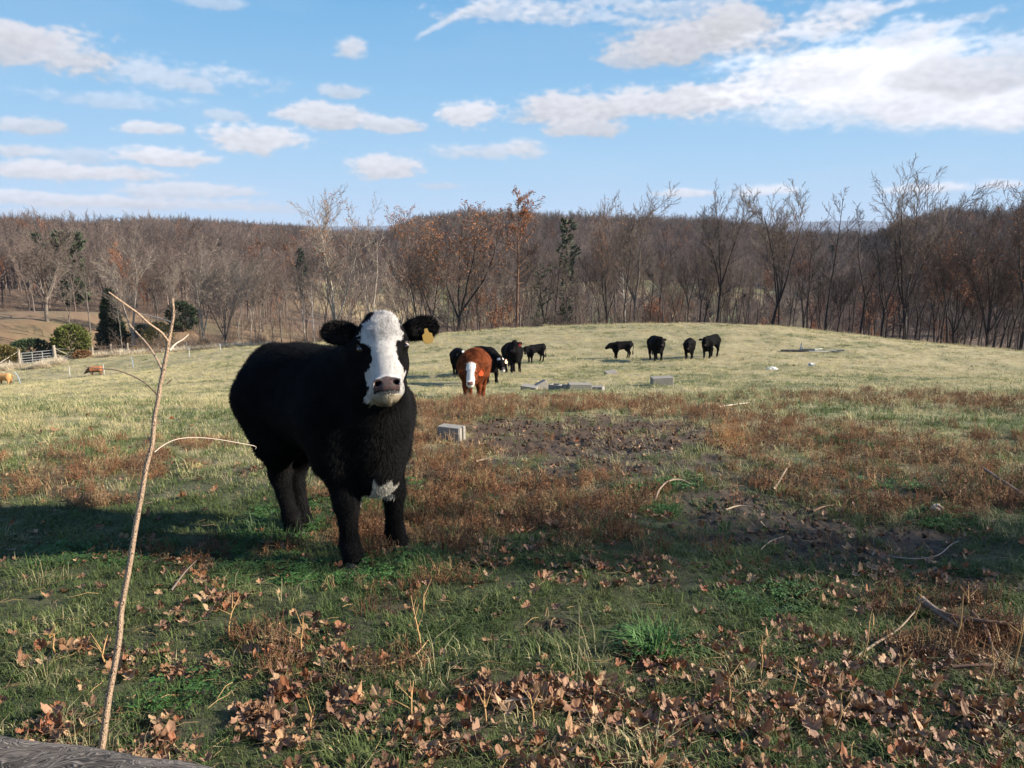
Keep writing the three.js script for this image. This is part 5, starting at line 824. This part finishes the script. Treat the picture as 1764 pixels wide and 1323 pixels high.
function block(label, u, v, [L, Hh, W], rot, { sink = 0.02, holes = true, notch = false } = {}) { const o = mesh('concrete_block', blockGeo(L, Hh, W, holes, notch), concrete); o.position.copy(spot(u, v)); o.position.y = groundH(o.position.x, o.position.z) - sink; o.rotation.order = 'YXZ'; o.rotation.set(...rot); tag(o, label, 'concrete block', 'concrete blocks lying in the pasture'); return o; }
block('nearest concrete block with a hose running out behind the large cow', 778, 754, [0.29, 0.19, 0.16], [0, -0.42, 0], { holes: false, notch: true, sink: 0.04 });
block('tilted concrete block leaning on others at the left of the row', 934, 670, [0.44, 0.28, 0.24], [-0.1, 0.35, 0.42], { sink: 0.06, holes: false });
block('dark low concrete block left of the tilted block', 912, 671, [0.46, 0.20, 0.28], [0.1, -0.3, -0.1], { sink: 0.06, holes: false });
block('long shaded concrete block in the middle of the row', 964, 672, [0.56, 0.22, 0.28], [0, -0.5, 0], { sink: 0.05 });
block('pale concrete block with grass before it right of middle', 998, 672, [0.62, 0.28, 0.30], [0.03, 0.12, -0.03], { sink: 0.06, holes: false });
block('low concrete slab at the right end of the row', 1028, 671, [0.38, 0.16, 0.28], [0, -0.35, 0.05], { sink: 0.02, holes: false });
block('single concrete block set apart to the right of the row', 1140, 665, [0.60, 0.27, 0.28], [0.06, 0.1, 0.04], { sink: 0.03, holes: false });
block('small dark concrete lump behind the row of blocks', 1052, 645, [0.4, 0.16, 0.3], [0.2, 0.4, 0.1], { sink: 0.05, holes: false });
{
  const o = thing('hose', 'grey black hose running from the concrete block towards the large cow', 'hose'), a = spot(757, 742); o.position.copy(a); const A = new Acc();
  for (const k of [0, 1]) { const P = [[755, 737 + k * 4, 0.13], [744, 740 + k * 4, 0.11], [730, 746 + k * 4, 0.07], [716, 751 + k * 4, 0.03], [700, 756 + k * 4, 0.02]].map(([u, v, l]) => at(u, v, -a.z + 0.02 - k * 0.05).sub(a)); A.tube(new THREE.CatmullRomCurve3(P).getPoints(24), Array(25).fill(0.017), 10); }
  mesh('tube', A.geo(), mat(0.075, 0.08, 0.09, 0.35), o);
}
function lump(name, label, category, u, v, size, m, seed) { const g = new THREE.IcosahedronGeometry(1, 3), P = g.attributes.position; for (let k = 0; k < P.count; k++) { const f = 1 + 0.3 * n3(P.getX(k) * 1.3 + seed, P.getY(k) * 1.3, P.getZ(k) * 1.3) + 0.06 * n3(P.getX(k) * 6, P.getY(k) * 6, seed); P.setXYZ(k, P.getX(k) * f * size[0], P.getY(k) * f * size[1], P.getZ(k) * f * size[2]); } g.computeVertexNormals(); const o = mesh(name, g, m); o.position.copy(spot(u, v)); o.position.y += size[1] * 0.4; return tag(o, label, category); }
lump('pale_rock', 'white rock in the grass below the far debris, left one', 'rock', 1329, 638, [0.24, 0.10, 0.16], mat(0.66, 0.64, 0.6), 2);
lump('pale_rock', 'white rock in the grass below the far debris, right one', 'rock', 1398, 631, [0.17, 0.12, 0.14], mat(0.60, 0.58, 0.54), 5);
lump('pale_rock', 'yellowish flat stone in the grass between sapling and large cow', 'rock', 328, 806, [0.11, 0.035, 0.07], mat(0.42, 0.36, 0.12), 9);
lump('pale_rock', 'small round pale stone on the shaded soil at right', 'rock', 1614, 879, [0.045, 0.035, 0.04], mat(0.45, 0.33, 0.24), 12);
lump('dung_pat', 'dark dung pat in the grass left of the rear legs', 'dung', 394, 815, [0.10, 0.02, 0.07], mat(0.035, 0.026, 0.02), 14);
{
  const b = spot(1385, 606), o = thing('scrap_pile', 'scatter of pale boards and dark scrap on the far right slope', 'scrap'); o.position.copy(b); o.scale.set(0.8, 0.8, 0.8);
  const m1 = mat(0.62, 0.60, 0.56), m2 = mat(0.06, 0.065, 0.07);
  [[-0.3, 0.06, 0, 1.5, 0.05, 0.16, 0.15, m1], [0.9, 0.05, 0.2, 1.3, 0.05, 0.14, -0.1, m1], [1.0, 0.14, -0.3, 0.9, 0.04, 0.14, 0.3, m1], [-0.9, 0.10, 0.1, 1.4, 0.12, 0.3, -0.05, m2], [2.3, 0.08, 0.0, 0.9, 0.08, 0.3, 0.2, m2], [1.9, 0.1, 0.1, 0.5, 0.06, 0.12, -0.3, m1], [0.2, 0.12, 0.0, 1.0, 0.16, 0.3, 0.0, m2]].forEach(([x, y, z, l, h, w, r, m]) => { const q = mesh('board', new RoundedBoxGeometry(l, h, w, 1, 0.01), m, o); q.position.set(x, y + 0.0, z); q.rotation.set(0.1 * r, r, 0.12 * r); });
  const A = new Acc(); A.tube([V(-0.35, 0.0, 0.1), V(-0.25, 0.3, 0.05), V(-0.2, 0.62, 0)], [0.05, 0.045, 0.03], 8); A.tube([V(0.0, 0.0, 0), V(-0.14, 0.3, 0), V(-0.24, 0.5, 0)], [0.04, 0.04, 0.03], 8); mesh('bent_pipe', A.geo(), mat(0.16, 0.19, 0.23, 0.5), o);
}
// ---------------------------------------------------------------- far fence, gate, netting posts
const postMat = mat(0.30, 0.255, 0.20, 0.95), wireMat = mat(0.30, 0.28, 0.26, 0.5), gateMat = mat(0.36, 0.36, 0.35, 0.4);
{
  const posts = [[34, 602, 630, 76], [95, 600, 628, 77], [126, 603, 621, 81], [159, 597, 614, 85], [191, 594, 613, 86], [220, 592, 612, 86.5], [246, 591, 609, 87], [273, 590, 608, 87], [321, 586, 606, 88], [364, 583, 603, 88.5], [386, 583, 602, 89], [405, 582, 601, 89], [424, 582, 601, 89.5], [448, 581, 600, 89.5]];
  const names = ['gate post at the left end of the metal gate', 'gate post at the right end of the metal gate', 'split grey post under the round cedar', 'grey post just right of the round cedar', 'grey post left of the dark cedar', 'thick grey post before the pale trunks', 'thin post right of the brown shrub', 'post under the yellow shrub', 'post right of the yellow shrub', 'post at the foot of the pale forked tree', 'post by the spreading grey tree', 'leftmost of three thin posts near the large cow', 'middle of three thin posts near the large cow', 'rightmost of three thin posts near the large cow'];
  const tops = [];
  posts.forEach(([u, v0, v1, D], k) => {
    const p = standAt(u, D, 0.5), h = Math.max(0.9, (v1 - v0) / F * axisD(D, p.y) + 0.1), A = new Acc(), lean = 0.05 * n2(k * 3.1, 4), r = k < 2 ? 0.16 : 0.11; A.tube([V(0, -0.3, 0), V(lean * h * 0.5, h * 0.5, 0), V(lean * h, h, 0)], [r * 1.1, r, r * 0.9], 9);
    const o = mesh('fence_post', A.geo(), postMat); o.position.copy(p); tag(o, 'weathered wooden ' + names[k], 'fence post', 'posts of the far fence'); tops.push(p.clone().add(V(lean * h, h * 0.85, 0)));
  });
  for (const dy of [0, -0.35, -0.7]) { const A = new Acc(); for (let k = 1; k + 1 < tops.length; k++) A.tube([tops[k].clone().add(V(0, dy, 0.08)), tops[k].clone().lerp(tops[k + 1], 0.5).add(V(0, dy - 0.05, 0.08)), tops[k + 1].clone().add(V(0, dy, 0.08))], [0.012, 0.012, 0.012], 4, false); const o = mesh('fence_wire', A.geo(), wireMat); tag(o, ['top strand of wire along the far fence posts', 'middle strand of wire along the far fence posts', 'lowest strand of wire along the far fence posts'][-dy / 0.35 | 0] ?? 'strand of wire along the far fence posts', 'wire'); }
  const a = standAt(36.5, 76, 0.5), b = standAt(92.5, 77, 0.5), o = thing('metal_gate', 'pale metal farm gate with five bars between two posts', 'gate'); o.position.copy(a);
  const w = b.clone().sub(a), bar = (name, p, q, r) => { const A = new Acc(); A.tube([p, q], [r, r], 8); mesh(name, A.geo(), gateMat, o); };
  const X = (t, y) => w.clone().multiplyScalar(t).add(V(0, y, 0));
  for (const y of [0.25, 0.48, 0.72, 0.98, 1.26]) bar('bar', X(0.02, y), X(0.98, y), 0.035);
  for (const t of [0.02, 0.35, 0.66, 0.98]) bar('upright', X(t, 0.24), X(t, 1.27), 0.035);
  const brace = (label, p, q) => { const A = new Acc(); A.tube([p, q], [0.03, 0.03], 6); tag(mesh('brace_wire', A.geo(), mat(0.45, 0.40, 0.33)), label, 'brace'); };
  brace('sloping brace left of the gate', tops[0].clone(), standAt(-14, 73, 0.3).add(V(0, 0.2, 0))); brace('sloping brace right of the gate', tops[1].clone(), standAt(118, 80, 0.3).add(V(0, 0.5, 0)));
}
{
  const M = mat(0.55, 0.55, 0.54, 0.5), B = mat(0.26, 0.38, 0.48, 0.5);
  [[120, 631, 651, 62, M, 0, 'thin white netting post standing alone left of the reddish pig'], [179, 627, 645, 62, M, 0.05, 'thin white netting post behind the rump of the reddish pig'], [229, 621, 640, 66, B, 0.12, 'pale blue leaning netting post right of the reddish pig'], [34, 640, 660, 58, B, 0.35, 'bent pale blue netting post behind the tan pig'], [326, 618, 634, 70, M, 0.02, 'thin white post in the field left of the sapling top'], [380, 616, 630, 72, M, 0.08, 'thin white post nearest the rump of the large cow'], [17, 620, 634, 74, mat(0.7, 0.66, 0.58), 0.02, 'small pale stake in white grass left of the gate'], [30, 617, 632, 76, mat(0.6, 0.55, 0.48), -0.03, 'small stake right beside the left gate post']].forEach(([u, v0, v1, D, m, lean, label]) => {
    const p = standAt(u, D, 0.4), h = (v1 - v0) / F * axisD(D, p.y), A = new Acc(); A.tube([V(0, -0.1, 0), V(-lean * h * 0.25, h * 0.5, 0), V(-lean * h, h, 0)], [0.03, 0.03, 0.024], 6); A.tube([V(-0.08, 0.08, 0), V(0.08, 0.08, 0)], [0.015, 0.015], 5); const o = mesh('netting_post', A.geo(), m); o.position.copy(p); tag(o, label, 'netting post', 'thin plastic posts in the lower field');
  });
  // tall bleached grass along the fence
  const rng = mulberry(88), list = []; const g = tuft(140, 60, 0.35, 0.4, 1.1, 0.3, 1.2, 0.012);
  for (let k = 0; k < 1500; k++) { const u = rng() * 480 - 20, D = (u < 110 ? lerp(71, 77, rng()) : lerp(79, 89, rng()) + (u - 120) * 0.006), p = standAt(u, D, 0.3), v = 0.75 + 0.5 * rng(); if (n2b(p.x * 0.25, p.z * 0.3) < -0.1) continue; list.push({ x: p.x, y: p.y - 0.05, z: p.z, s: 0.5 + 0.7 * rng(), turn: rng() * 6.28, c: [0.62 * v, 0.53 * v, 0.38 * v] }); }
  instanced('tall_dry_grass', g, strawMat, list, 'tall bleached white grass along the far fence and gate', 'grass');
}
renderer.render(scene, camera);
